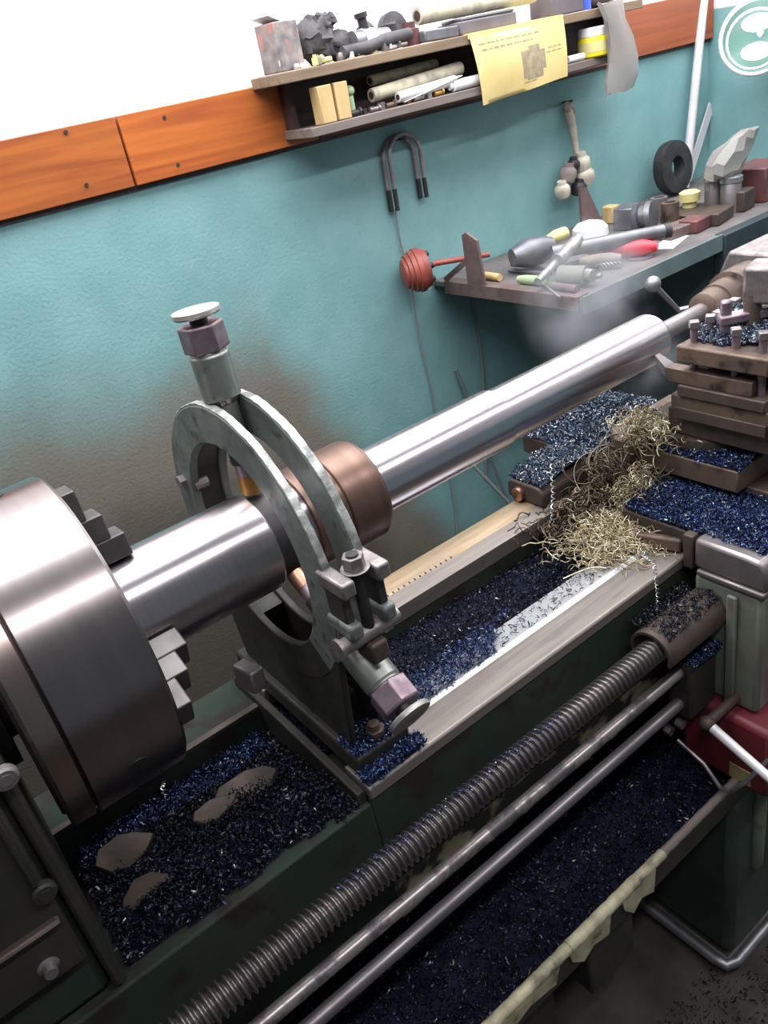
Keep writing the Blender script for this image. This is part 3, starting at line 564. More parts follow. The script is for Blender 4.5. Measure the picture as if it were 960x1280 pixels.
# ------------------------------------------------------------------ wall shelf
SY0 = .722; UZ0, UZ1 = 1.542, 1.562; LZ0, LZ1 = 1.440, 1.458
sf = thing('wall_shelf', 'two-tier plank wall shelf with dark back board, loaded with workshop clutter', 'shelf', (1.45, .78, LZ0))
obj('upper_plank', G().box(.905, 1.995, SY0, YW - .021, UZ0, UZ1), 'plank', sf, bevel=.002)
obj('lower_plank', G().box(.955, 1.965, SY0, YW - .021, LZ0, LZ1), 'plankgrey', sf, bevel=.002)
obj('back_board', G().box(.965, 1.96, YW - .0209, YW - .0185, LZ1, UZ0), 'darkback', sf)
obj('side_cleat', G().prism([(.79, LZ1), (YW - .022, LZ1), (YW - .022, UZ0), (.80, UZ0)], 0, .962, .972), 'darkback', sf)
obj('side_cleat', G().prism([(.76, LZ1), (YW - .022, LZ1), (YW - .022, UZ0), (.77, UZ0)], 0, 1.948, 1.96), 'darkback', sf)
def Z1(z): return z + .0006
U, LO = Z1(UZ1), Z1(LZ1)
c = thing('small_carton', 'pinkish grey printed carton standing at the burnt end of the shelf', 'box', (.955, .78, U))
obj('body', G().obox((.955, .775, U + .042), (.062, .055, .083), (0, 0, .2)), 'carton', c, bevel=.002)
obj('flap', G().obox((.945, .775, U + .087), (.055, .05, .003), (0, .35, .2)), 'white', c)
obj('label_strip', G().obox((.938, .748, U + .045), (.012, .0015, .07), (0, .12, .2)), 'white', c)
obj('grey_rag', G().ball((1.045, .785, U + .043), .044, (1.0, .75, .95), 20, 14, .006, 1).ball((1.105, .785, U + .026), .03, (1.7, .9, .85), 16, 10, .005, 2).ball((1.075, .785, U + .075), .022, (1.3, .8, .6), 14, 8, .004, 4), 'greycloth', label='crumpled dark grey rag heaped on the upper plank beside carton', cat='rag')
t = thing('pipe_tee', 'dark pipe fitting with white band and short upright stub, beside grey rag', 'pipe fitting', (1.16, .76, U))
obj('run', G().cyl((1.115, .76, U + .026), (1.205, .76, U + .022), .021, n=20), 'greymetal', t); obj('stub', G().cyl((1.152, .76, U + .04), (1.148, .76, U + .070), .010, n=14).cyl((1.148, .76, U + .066), (1.147, .76, U + .075), .0135, n=14), 'darkpart', t)
obj('band', G().cyl((1.140, .76, U + .0255), (1.168, .76, U + .024), .0225, n=20), 'white', t)
obj('gear_blank', G().lathe((1.262, .818, U + .0355), (0, -1, .1), [(0, .034), (.02, .034), (.021, .014), (.034, .014)], 14), 'greycloth', label='dark toothed gear blank leaning at the back of the upper plank', cat='gear')
obj('dark_casting', G().ball((1.188, .806, U + .030), .030, (.9, .6, 1.0), 14, 9, .003, 12), 'darkpart', label='rough black casting lump behind the white banded fitting', cat='casting')
obj('bent_pipe', G().tube([(1.07, .735, U + .012), (1.13, .735, U + .013), (1.19, .736, U + .020), (1.25, .74, U + .022)], [.0115, .0115, .0125, .0115], 14), 'greycloth', label='dark bent bar lying along the front of the upper plank', cat='bar')
obj('knob', G().lathe((1.225, .775, U), (0, 0, 1), [(0, .012), (.012, .010), (.03, .008), (.034, .017), (.046, .017), (.05, .012)], 20), 'darkpart', label='small black turned knob behind the bent bar', cat='knob')
obj('maroon_bushing', G().lathe((1.272, .765, U), (0, 0, 1), [(0, .020), (.03, .020), (.032, .013), (.044, .013)], 24), 'maroon', label='dull maroon stepped bushing standing left of the paper roll', cat='bushing')
obj('grey_block', G().obox((1.33, .745, U + .011), (.10, .03, .022), (0, .02, .05)), 'greymetal', label='flat grey metal block under the end of the paper roll', cat='block', bevel=.003)
obj('folded_cloth', G().obox((1.475, .775, U + .013), (.18, .075, .026), (0, 0, .02)).obox((1.48, .775, U + .0295), (.16, .07, .007), (0, 0, -.02)), 'greycard', label='folded grey violet cloth under the long paper roll', cat='cloth', bevel=.005)
a, b2 = Vector((1.30, .768, U + .052)), Vector((1.66, .772, U + .054)); g = G(); n = 40
for i in range(1):
    g.lathe(a, b2 - a, [(0, .0165), (.004, .018), (.10, .0175), (.104, .0185), (.22, .018), (.355, .0185), (.36, .017)], 20)
rp = obj('paper_roll', g, 'creampaper', label='long rolled cream paper lying on top of the upper shelf', cat='paper roll'); obj('roll_core', G().cyl(a - Vector((.001, 0, 0)), a + Vector((.006, 0, 0)), .010, n=16), 'darkback', rp)
obj('grey_box', G().obox((1.745, .78, U + .024), (.115, .07, .048), (0, 0, .04)), 'greycard', label='plain grey box between paper roll and blue cap', cat='box', bevel=.003)
obj('blue_cap', G().lathe((1.825, .765, U), (0, 0, 1), [(0, .017), (.028, .017), (.032, .013)], 20), 'blue', label='bright blue plastic cap on the upper plank', cat='cap')
obj('brown_rag', G().ball((1.90, .785, U + .020), .03, (2.0, 1.1, .68), 18, 12, .0028, 9), 'greycard', label='brownish rag on the upper plank above the plastic bag', cat='rag')
rs = random.Random(5); bits = [(398, 82), (412, 88), (428, 82), (441, 80), (455, 78), (468, 74), (482, 70), (494, 66), (372, 90), (392, 66), (505, 62), (380, 80)]
for k, (u, v) in enumerate(bits):
    p = wy(u, v, .728 + .006 * (k % 3)); r = .006 + .003 * rs.random(); h = .008 + .006 * rs.random()
    g = G(); 
    if k % 3 == 0: g.cyl((p.x, p.y, U), (p.x, p.y, U + h), r, n=6).cyl((p.x, p.y, U + h), (p.x, p.y, U + h + .005), r * .55, n=12)
    elif k % 3 == 1: g.cyl((p.x - .012, p.y, U + r * .7), (p.x + .010, p.y + .004, U + r * .7), r * .62, n=12).cyl((p.x - .017, p.y - .0008, U + r), (p.x - .012, p.y, U + r), r, n=6)
    else: g.lathe((p.x, p.y, U), (0, 0, 1), [(0, r * 1.1), (h * .5, r * 1.15), (h, r * .8)], 14)
    obj(('hex_plug', 'short_bolt', 'steel_bush')[k % 3], g, ('knob', 'paleyellow', 'lilac', 'white')[k % 4], label=('pale', 'cream', 'grey', 'white')[k % 4] + (' hex plug lying at the front edge of the upper plank', ' short bolt lying at the front edge of the upper plank', ' round bush at the front edge of the upper plank')[k % 3], cat='small part', group='small parts along the upper plank edge')
# lower tier
obj('pine_block', G().obox((1.003, .738, LO + .034), (.036, .028, .068), (0, 0, .1)), 'pine', label='wider pale pine block standing at the left end of lower shelf', cat='wood block', bevel=.002)
obj('pine_block', G().obox((1.047, .742, LO + .034), (.032, .026, .068), (0, .03, -.05)), 'pine', label='narrow pale pine block beside the yellow-green peg', cat='wood block', bevel=.002)
obj('green_peg', G().ball((1.083, .755, LO + .0475), .0115, (1, 1, .9)).cyl((1.083, .755, LO), (1.083, .755, LO + .038), .007, n=12), 'palegreen', label='yellow-green round headed peg beside the pine blocks', cat='peg')
for (pts, r, mt, lab) in (([(1.135, .752, LO + .030), (1.40, .765, LO + .042)], .0135, 'creampaper', 'cream paper roll with worn end resting on parts, lower tier'),
                     ([(1.165, .790, LO + .056), (1.36, .80, LO + .060)], .011, 'creampaper', 'thin cream paper roll at the back of the lower tier'),
                     ([(1.19, .735, LO + .016), (1.36, .742, LO + .022)], .010, 'white', 'white paper roll at the front of the lower tier')):
    a, b2 = Vector(pts[0]), Vector(pts[1]); o_ = obj('paper_roll', G().lathe(a, b2 - a, [(0, r * .95), (.004, r), ((b2 - a).length - .004, r * 1.05), ((b2 - a).length, r)], 18), mt, label=lab, cat='paper roll', group='paper rolls on the lower tier')
    obj('roll_core', G().cyl(a - (b2 - a).normalized() * .001, a + (b2 - a).normalized() * .005, r * .55, n=12), 'darkback', o_)
g = G().prism([(0, 0), (.26, .01), (.26, .0115), (0, .0015)], 1, .74, .80)
obj('paper_sheet', G().hull8([(1.20, .728, LO + .004), (1.37, .726, LO + .028), (1.37, .79, LO + .028), (1.20, .79, LO + .004), (1.20, .728, LO + .0055), (1.37, .726, LO + .0295), (1.37, .79, LO + .0295), (1.20, .79, LO + .0055)]), 'white', label='curled white paper sheet sliding out on the lower tier', cat='paper')
obj('white_tube', G().cyl((1.345, .735, LO + .012), (1.455, .738, LO + .012), .0115, n=18).cyl((1.335, .7347, LO + .012), (1.346, .735, LO + .012), .007, n=14), 'white', label='white plastic tube half behind the yellow newspaper page', cat='tube')
obj('white_tube', G().cyl((1.715, .732, LO + .0085), (1.775, .734, LO + .0085), .008, n=16), 'white', label='thin white tube between newspaper page and yellow jar', cat='tube')
obj('small_jar', G().lathe((1.735, .775, LO), (0, 0, 1), [(0, .012), (.03, .012), (.034, .008), (.046, .0085)], 18), 'lilac', label='small grey jar behind the thin white tube', cat='jar')
for k, (u, v) in enumerate([(443, 138), (456, 142), (468, 136), (478, 140), (488, 132), (463, 128), (522, 126), (536, 122), (548, 120), (510, 130)]):
    p = wy(u, v, .736 + .004 * (k % 2)); r = .006 + .003 * rs.random()
    g = G().cyl((p.x, p.y, LO), (p.x, p.y, LO + r * 1.6), r, n=6) if k % 2 else G().cyl((p.x - .012, p.y, LO + r * .8), (p.x + .012, p.y + .003, LO + r * .8), r * .75, n=10).cyl((p.x + .012, p.y + .003, LO + r), (p.x + .017, p.y + .003, LO + r), r, n=8)
    obj(('pin', 'nut')[k % 2], g, ('darkpart', 'lilac', 'brown', 'knob', 'bronze')[k // 2], label=('black', 'grey', 'brown', 'pale', 'bronze')[k // 2] + (' stubby headed pin lying on the lower plank', ' loose hex nut lying on the lower plank')[k % 2], cat='small part', group='small parts on the lower plank')
j = thing('yellow_jar', 'bright yellow plastic jar with white screw lid on the lower shelf', 'jar', (1.825, .735, LO))
obj('body', G().lathe((1.825, .745, LO), (0, 0, 1), [(0, .032), (.003, .036), (.04, .036), (.046, .033)], 32), 'yellow', j, bevel=.001); obj('lid', G().lathe((1.825, .745, LO), (0, 0, 1), [(.0462, .034), (.062, .034), (.0655, .030)], 32), 'white', j)
obj('label_band', G().lathe((1.825, .745, LO), (0, 0, 1), [(.012, .0364), (.034, .0364)], 32, caps=False), 'paleyellow', j)
# plastic bag hanging from the shelf end
g = G(); prof = [(1.845, .706, 1.570, .034), (1.855, .698, 1.53, .030), (1.868, .694, 1.485, .034), (1.872, .692, 1.44, .042), (1.868, .692, 1.40, .046), (1.860, .694, 1.372, .038)]; prev = None; rs2 = random.Random(8)
for (x, y, z, r) in prof:
    cur = [g.b.verts.new((x + r * (1 + .18 * rs2.uniform(-1, 1)) * math.cos(2 * PI * k / 18) * 1.25, y + r * .42 * (1 + .2 * rs2.uniform(-1, 1)) * math.sin(2 * PI * k / 18), z + .004 * rs2.uniform(-1, 1))) for k in range(18)]
    if prev:
        for k in range(18): g.b.faces.new((prev[k], prev[(k + 1) % 18], cur[(k + 1) % 18], cur[k]))
    else: g.b.faces.new(cur)
    prev = cur
g.b.faces.new(prev)
obj('plastic_bag', g, 'bag', label='crumpled clear grey plastic bag hanging from the shelf corner', cat='bag', angle=25)
# yellowed newspaper page over the front
pg = thing('newspaper_page', 'yellowed newspaper page with headline and grey photo hanging over the shelf front', 'newspaper', (1.54, .715, 1.42))
A, B, C_, D = [wy(u, v, .7165) for (u, v) in ((587, 48), (704, 24), (710, 95), (604, 132))]
def onpage(s, t, off=0.0):
    p = (A * (1 - s) + B * s) * (1 - t) + (D * (1 - s) + C_ * s) * t; p.y += -.006 * math.sin(t * PI) * (1 + .4 * math.sin(s * 5)) + .004 * math.sin(s * 9) * t - off; return p
def patch(s0, s1, t0, t1, off, nx=8, ny=6, th=.0006):
    g = G(); V = [[[g.b.verts.new(onpage(s0 + (s1 - s0) * i / nx, t0 + (t1 - t0) * j / ny, off + k * th)) for k in (0, 1)] for j in range(ny + 1)] for i in range(nx + 1)]
    for i in range(nx):
        for j_ in range(ny):
            for k in (0, 1): g.b.faces.new((V[i][j_][k], V[i + 1][j_][k], V[i + 1][j_ + 1][k], V[i][j_ + 1][k]))
    for i in range(nx):
        for j_ in (0, ny): g.b.faces.new((V[i][j_][0], V[i + 1][j_][0], V[i + 1][j_][1], V[i][j_][1]))
    for j_ in range(ny):
        for i in (0, nx): g.b.faces.new((V[i][j_][0], V[i][j_ + 1][0], V[i][j_ + 1][1], V[i][j_][1]))
    return g
obj('sheet', patch(0, 1, 0, 1, 0, 20, 14), 'paper', pg, angle=80)
obj('top_fold', G().hull8([A + Vector((0, 0, -.002)), B + Vector((0, 0, -.002)), Vector((B.x, .78, 1.5638)), Vector((A.x, .78, 1.5638)), A + Vector((0, 0, .0094)), B + Vector((0, 0, .0104)), Vector((B.x, .78, 1.5646)), Vector((A.x, .78, 1.5646))]), 'paper', pg)
rs3 = random.Random(2)
for (t0, h, s0, s1) in ((.10, .028, .06, .72), (.19, .034, .08, .62), (.40, .02, .78, .95), (.47, .02, .76, .94), (.86, .02, .46, .62)):
    s = s0
    while s < s1: w = rs3.uniform(.03, .08); obj('print_word', patch(s, min(s + w, s1), t0, t0 + h, .0007, 2, 2, .0002), 'ink', pg); s += w + .014
for (s0, s1, t0, t1) in ((.46, .58, .36, .80), (.55, .68, .30, .74), (.64, .74, .40, .72), (.50, .70, .62, .84)): obj('print_photo', patch(s0, s1, t0, t1, .0007 + s0 * .0004, 3, 3, .0002), 'ink', pg)

# ------------------------------------------------------------------ things hung on the wall
for k, (dx, dz, rr) in enumerate(((0, 0, .0052), (.011, .004, .0048))):
    t = thing('u_bolt', ('thicker bent u-bolt with dark threaded ends flat against the teal wall', 'thinner bent u-bolt with dark threaded ends hung over another u-bolt')[k], 'u-bolt', (1.255 + dx, YW - .012, 1.24), 'u-bolts hung together on the wall')
    yy = YW - .008 - .010 * k; R_ = .046; cx = 1.250 + dx; cz = 1.345 + dz
    pts = [(cx - R_, yy, 1.285)] + [(cx + R_ * math.cos(a), yy, cz + R_ * math.sin(a)) for a in np.linspace(PI, 0, 20)] + [(cx + R_, yy, 1.29)]
    obj('bend', G().tube(pts, rr, 10), 'ubolt', t); obj('thread', G().cyl((cx - R_, yy, 1.2855), (cx - R_, yy, 1.237), rr * 1.12, n=10), 'darkpart', t); obj('thread', G().cyl((cx + R_, yy, 1.2905), (cx + R_, yy, 1.246), rr * 1.12, n=10), 'darkpart', t)
obj('wall_nail', G().cyl((1.256, YW + .0, 1.384), (1.256, YW - .035, 1.386), .0025, n=8).cyl((1.256, YW - .035, 1.386), (1.256, YW - .037, 1.386), .005, n=10), 'darkpart', label='thin nail in the wall carrying the u-bolts', cat='nail')
pts = [wy(u, v, YW - .006) for (u, v) in ((494, 262), (500, 300), (513, 350), (520, 395), (528, 440), (538, 480), (545, 520), (560, 580), (570, 640), (572, 690))]
obj('wall_string', G().tube(pts, .0022, 6), 'string', label='thin grey string hanging down the wall below the u-bolts', cat='string')
pts = [wy(u, v, YW - .007) for (u, v) in ((588, 355), (592, 385), (599, 420), (604, 465), (606, 520), (608, 600))]
obj('wall_cable', G().tube(pts, .0032, 8), 'cable', label='dark grey cable running down the wall under the rusty tray', cat='cable')
a, b2 = wy(570, 462, YW - .012), wy(640, 640, YW - .03); obj('thin_rod', G().cyl(a, b2, .0045, n=10), 'cable', label='dark thin rod leaning on the wall behind the shaft', cat='rod')
a, b2 = wy(592, 582, .72), wy(636, 628, .66); obj('thin_rod', G().cyl(a, b2, .0045, n=10), 'cable', label='short grey rod slanting behind the rear slideway', cat='rod')
hb = thing('hanging_fittings', 'cluster of dirty ceramic fittings hanging on a cream strap from the wall', 'fittings', (1.82, .82, 1.14))
obj('strap', G().tube([(1.823, .838, 1.365), (1.826, .830, 1.32), (1.832, .826, 1.27), (1.834, .824, 1.225)], [.010, .013, .009, .008], 10), 'strap', hb)
obj('knot', G().ball((1.822, .832, 1.352), .014, (1.3, .7, 1), 12, 8, .002, 1).ball((1.835, .83, 1.34), .009), 'brownlump', hb); obj('nail', G().cyl((1.822, .851, 1.365), (1.822, .815, 1.367), .002, n=8), 'darkpart', hb)
for k, (u, v, r, mt) in enumerate(((727, 201, .024, 'ceramic'), (730, 218, .027, 'ceramic'), (708, 216, .024, 'brownlump'), (703, 236, .022, 'ceramic'), (716, 205, .018, 'darkpart'), (722, 234, .022, 'darkpart'))):
    p = wy(u, v, .812); obj('fitting', G().lathe((p.x, p.y, p.z - r), (0.15 * (k % 3 - 1), -.1, 1), [(0, r * .55), (.1 * r, r * .8), (.8 * r, r), (1.3 * r, r * .92), (1.6 * r, r * .6), (2 * r, r * .55)], 18), mt, hb)

# ------------------------------------------------------------------ tool bench along the wall
BZ = 1.045; BY0, BX0 = .370, 1.300
bn = thing('tool_bench', 'steel workbench along the teal wall with rusty tray end and dark drawers', 'workbench', (1.9, .6, 0))
obj('top', G().box(BX0, XW - .002, BY0, YW - .004, BZ - .012, BZ), 'benchtop', bn, bevel=.001)
obj('front_lip', G().box(BX0 + .002, 1.80, BY0 - .006, BY0 - .0005, BZ - .035, BZ + .004), 'bench', bn, bevel=.001)
obj('cabinet', G().box(1.86, XW - .002, BY0 + .02, YW - .004, .02, BZ - .0125), 'bench', bn, bevel=.004)
obj('drawer_front', G().box(1.80, XW - .004, BY0 - .012, BY0 + .019, BZ - .16, BZ + .002), 'benchdark', bn, bevel=.003)
obj('drawer_front', G().box(1.80, XW - .004, BY0 - .012, BY0 + .019, BZ - .33, BZ - .165), 'benchdark', bn, bevel=.003)
obj('angle_iron', G().prism([(BX0 - .005, BZ - .026), (BX0 - .0005, BZ - .026), (BX0 - .0005, BZ + .0005), (BX0 + .03, BZ + .0005), (BX0 + .03, BZ + .004), (BX0 - .005, BZ + .004)], 1, BY0 + .005, .80), 'rust', bn)
g = G(); g.prism([(.655, BZ + .004), (.715, BZ + .004), (.715, BZ + .118), (.70, BZ + .125), (.665, BZ + .108)], 0, BX0 - .003, BX0 + .004); obj('upright_plate', g, 'rust', bn, bevel=.001)
obj('brace', G().bar((BX0 + .001, .80, BZ + .006), (BX0 + .001, .705, BZ + .062), .006, .012), 'rust', bn)
def B2(u, v, r): p = wz(u, v, BZ + .0006 + r); return p
def rod2(p0, p1, r): return G().cyl(p0, p1, r, n=18)
# red ribbed cup with rod
p = wy(522, 338, .792); rc = thing('red_plunger', 'faded red ribbed rubber cup with red rod hanging off the tray end', 'plunger', (p.x, p.y, p.z - .05))
ax_ = (wy(560, 326, .76) - p).normalized()
obj('cup', G().lathe(p - ax_ * .040, ax_, [(0, .018), (.006, .034), (.012, .036), (.014, .042), (.022, .043), (.024, .048), (.034, .049), (.036, .052), (.048, .052), (.05, .048), (.064, .044), (.068, .03), (.07, .012)], 32), 'redrubber', rc, angle=25)
for k in range(6):
    q = ax_.orthogonal().normalized(); q = Matrix.Rotation(k * PI / 3, 3, ax_) @ q; obj('dark_hole', G().ball(p + ax_ * .027 + q * .034, .0075, (1, 1, 1), 10, 6), 'darkpart', rc)  # dark balls stand in for the shaded holes of the cup
obj('rod', G().tube([p + ax_ * .030, wy(545, 329, .77), wy(612, 318, .70)], .0065, 10), 'redrubber', rc)
def tool(name, lab, cat, parts):
    xs = [q for pt in parts for q in pt[1]]; t = thing(name, lab, cat, (sum(q[0] for q in xs) / len(xs), sum(q[1] for q in xs) / len(xs), BZ + .0006))
    for (n_, pts, r, mt) in parts:
        if isinstance(r, (list, tuple)): obj(n_, G().tube(pts, list(r), 14), mt, t)
        else: obj(n_, G().tube(pts, r, 14), mt, t)
    return t
def line(u0, v0, u1, v1, z, z2=None, k=2):
    a = wz(u0, v0, BZ + z); b3 = wz(u1, v1, BZ + (z2 if z2 is not None else z)); return [a + (b3 - a) * (i / (k - 1)) for i in range(k)]
tool('grease_cone', 'fat grey tapered tool with a pale yellow tip on the tray', 'tool', [('body', line(640, 322, 690, 308, .045, k=4), [.020, .034, .034, .024], 'greymetal'), ('tip', line(684, 300, 706, 291, .055, k=3), [.010, .016, .015], 'paleyellow')])
tool('breaker_bar', 'long dark grey round bar lying across the bench tools', 'bar', [('bar', line(690, 316, 830, 289, .045), .0165, 'greymetal'), ('end_cap', line(830, 289, 838, 287.5, .045), .018, 'darkpart')])
tool('socket_wrench', 'bright steel socket wrench crossing over the dark bar', 'wrench', [('handle', line(672, 352, 698, 325, .030, .044), .0085, 'knob'), ('head', line(698, 325, 722, 300, .046, .062), .0150, 'knob'), ('ring', line(696, 327, 700, 323, .045, .047), .0165, 'dull')])
tool('red_handled_tool', 'red pear-shaped plastic handle lying in front of the dark bar', 'hand tool', [('handle', line(735, 314, 822, 308, .022, k=6), [.008, .014, .018, .020, .019, .010], 'redplastic'), ('ferrule', line(728, 314.5, 736, 314, .022), .007, 'dull')])
obj('white_bowl', G().lathe(wz(738, 294, BZ + .0008), (0, 0, 1), [(0, .048), (.020, .046), (.032, .034), (.038, .012)], 28), 'white', label='upturned white bowl behind the dark bar', cat='bowl')
tool('wood_handled_file', 'file with stubby tan wooden handle and dark blade, on the tray', 'file', [('handle', line(725, 328, 777, 324, .018, k=5), [.010, .015, .017, .017, .011], 'woodhandle'), ('blade', line(690, 336, 725, 328, .012, .016), .0065, 'darkpart')])
tool('olive_cylinder', 'olive cylinder with steel nut and coil spring end', 'tool', [('body', line(700, 344, 733, 344, .024), .021, 'olive'), ('nut', line(733, 344, 742, 345, .024), .0145, 'knob'), ('stem', line(742, 345, 752, 345, .02), .006, 'dull')])
pts = [Vector((q.x, q.y, q.z)) for q in line(748, 334, 775, 330, .010, k=40)]; obj('coil_spring', G().tube([q + Vector((0, .007 * math.cos(i * .95), .007 * math.sin(i * .95))) for i, q in enumerate(pts)], .0013, 6), 'knob', label='small bright coil spring lying on the bench edge', cat='spring')
tool('green_screwdriver', 'pale green handled screwdriver by the rusty tray edge', 'hand tool', [('handle', line(648, 349, 690, 352, .012, k=5), [.008, .011, .011, .012, .013], 'palegreen'), ('blade', line(676, 352, 700, 372, .012, .004), .0025, 'knob')])
tool('tan_stick', 'short tan wooden stick behind the rusty angle iron', 'stick', [('stick', line(590, 343, 625, 347, .010, k=3), [.008, .010, .009], 'pine')])
tool('dark_file', 'flat dark file lying beside the pale green screwdriver', 'file', [('blade', line(690, 358, 722, 362, .010), .0095, 'rust')])
tool('steel_rod', 'rust-brown rod lying between upright plate and olive cylinder', 'rod', [('rod', line(640, 330, 700, 335, .012), .006, 'rust')])
tool('steel_rod', 'thin grey rod lying behind the pale green screwdriver', 'rod', [('rod', line(636, 338, 690, 342, .006), .004, 'greymetal')])
tool('yellow_screwdriver', 'yellow handled screwdriver under the dark bar beside the grey cone', 'hand tool', [('handle', line(668, 316, 700, 314, .014, k=3), [.008, .011, .010], 'paleyellow')])
obj('white_cube', G().obox(wz(670, 324, BZ + .019), (.018, .016, .014), (.2, .1, .5)), 'white', label='tiny white cube among the tray tools', cat='block', bevel=.001)
obj('loose_washer', G().lathe(wz(800, 322, BZ + .0006), (0, 0, 1), [(0, .030), (.003, .030), (.0032, .012)], 24), 'dull', label='flat grey washer on the bench front edge', cat='washer')
obj('paper_scrap', G().obox(wz(838, 303, BZ + .001), (.12, .05, .001), (0, 0, .3)), 'white', label='white paper scrap beside the red handle', cat='paper')
g = G(); p = wz(740, 290, BZ + .0006); g.prism([(p.x - .035, BZ + .0006), (p.x + .055, BZ + .0006), (p.x - .01, BZ + .118), (p.x - .035, BZ + .122)], 1, .742, .75); obj('gusset_plate', g, 'rust', label='rusty triangular gusset plate standing against the wall', cat='plate')
# right-hand clutter
def block(u, v, sx, sy, sz, mt, lab, name='block', cat='block', rz=.1): p = wz(u, v, BZ + .0006); obj(name, G().obox((p.x, p.y, BZ + .0008 + sz / 2), (sx, sy, sz), (0, 0, rz)), mt, label=lab, cat=cat, bevel=.003)
block(764, 278, .035, .035, .045, 'pine', 'small tan wooden cube beside the gusset plate', 'wood_cube')
block(785, 284, .075, .05, .055, 'greymetal', 'grey steel block behind the dark bar end', 'steel_block', rz=.3)
obj('grey_pulley', G().lathe(wz(808, 282, BZ + .02) + Vector((0, .03, .0195)), (.3, -1, .1), [(0, .034), (.012, .036), (.014, .026), (.03, .026), (.032, .036), (.045, .034)], 28), 'greymetal', label='grey grooved pulley standing among the bench clutter', cat='pulley')
for (u, v, mt, lab) in ((824, 276, 'lilac', 'upright bright steel sleeve beside the pulley'), (838, 283, 'brown', 'upright brown sleeve below the white pole')):
    p = wz(u, v, BZ + .0006); obj('steel_sleeve', G().lathe(p, (0, 0, 1), [(0, .022), (.06, .022), (.0605, .014), (.045, .014)], 22), mt, label=lab, cat='sleeve')
block(850, 292, .13, .06, .025, 'rust', 'flat rusty bar lying behind the maroon box', 'flat_bar', rz=-.1)
block(868, 288, .065, .05, .030, 'maroon', 'small dull maroon box near the bench edge', 'red_box', 'box')
block(862, 270, .14, .09, .018, 'brown2', 'dark brown plate lying under the white pole', 'flat_plate', 'plate')
block(893, 277, .10, .06, .03, 'brown2', 'low brown tray in front of the jars', 'parts_tray', 'tray', .2)
p = wz(850, 255, BZ + .0006); cl = obj('hose_coil', G().lathe((p.x + .105, YW - .05, BZ + .075), (0, -1, .12), [(0, .05), (.004, .072), (.02, .075), (.036, .072), (.04, .05), (.038, .03), (.002, .03)], 40, caps=False), 'darkpart', label='black coiled hose roll leaning on the wall behind the pole', cat='hose')
p = wz(862, 248, BZ + .04); obj('yellow_pot', G().lathe((p.x, p.y, BZ + .0006), (0, 0, 1), [(0, .02), (.03, .018), (.034, .027), (.055, .027), (.06, .018)], 20), 'paleyellow', label='small yellow lidded pot between the hose coil and the jars', cat='pot')
for k, (u, v) in enumerate(((893, 262), (913, 264))):
    p = wz(u, v, BZ + .0006); jr = thing('steel_jar', ('cylindrical pale metal jar under the plastic bag, next to yellow pot', 'cylindrical pale metal jar under the bag, next to the red-brown box')[k], 'jar', (p.x, p.y, BZ + .0006))
    obj('body', G().lathe(p, (0, 0, 1), [(0, .026), (.07, .026), (.073, .024)], 28), 'lilac', jr); obj('lid', G().lathe(p, (0, 0, 1), [(.0732, .028), (.086, .028), (.088, .025)], 28), 'dull', jr)
p = wz(903, 263, BZ + .0006); g = G(); prev = None; rs2 = random.Random(4)
for (dz, r, dx) in ((.089, .062, 0), (.10, .068, .0), (.125, .072, .008), (.15, .062, .025), (.17, .05, .04), (.185, .03, .06)):
    cur = [g.b.verts.new((p.x + dx + r * (1 + .16 * rs2.uniform(-1, 1)) * math.cos(2 * PI * k / 16), p.y - dx * .6 + r * .55 * (1 + .2 * rs2.uniform(-1, 1)) * math.sin(2 * PI * k / 16), BZ + dz + .005 * rs2.uniform(-1, 1))) for k in range(16)]
    if prev:
        for k in range(16): g.b.faces.new((prev[k], prev[(k + 1) % 16], cur[(k + 1) % 16], cur[k]))
    else: g.b.faces.new(cur)
    prev = cur
g.b.faces.new(prev); obj('plastic_bag', g, 'bag', label='crumpled clear plastic bag lying over the two metal jars', cat='bag', angle=25)
block(948, 246, .14, .10, .085, 'maroon', 'red-brown box at the bench corner', 'corner_box', 'box')
block(925, 262, .06, .05, .05, 'brown2', 'dark brown block in front of the red-brown box', 'iron_block')
a, b2 = wy(846, 252, .835), wy(878, 0, .838); obj('white_pole', G().cyl(Vector((a.x - .009, .80, BZ + .001)), b2 + (b2 - a) * .25, .0125, n=18), 'tube', label='tall pale lilac pole leaning in the corner above the bench', cat='pole')
a, b2 = wy(860, 224, .80), wy(889, 132, .84); obj('clear_strip', G().bar(a, b2, .030, .004, (0, 1, 0)), 'tube', label='flat whitish strip leaning beside the tall pole', cat='strip')

# ------------------------------------------------------------------ lit work lamp
lc = wx(946, 46, 2.30); wl = thing('work_lamp', 'round enamel work lamp with glowing bulbs on the corner wall', 'lamp', lc)
dirn = (CAM - lc).normalized(); dirn = (dirn + Vector((-.25, 0, -.2))).normalized()
obj('reflector', G().lathe(lc - dirn * .05, dirn, [(0, .02), (.01, .05), (.03, .078), (.05, .088), (.052, .086), (.032, .074), (.014, .045), (.008, .015)], 40, caps=False), 'lampteal', wl)
q = dirn.orthogonal().normalized(); q2 = dirn.cross(q)
obj('rim', G().tube([lc + (q * math.cos(a) + q2 * math.sin(a)) * .090 for a in np.linspace(0, 2 * PI, 41)], .0055, 8), 'white', wl)
obj('guard_ring', G().tube([lc + dirn * .03 + (q * math.cos(a) + q2 * math.sin(a)) * .070 for a in np.linspace(0, 2 * PI, 41)], .0035, 8), 'white', wl)
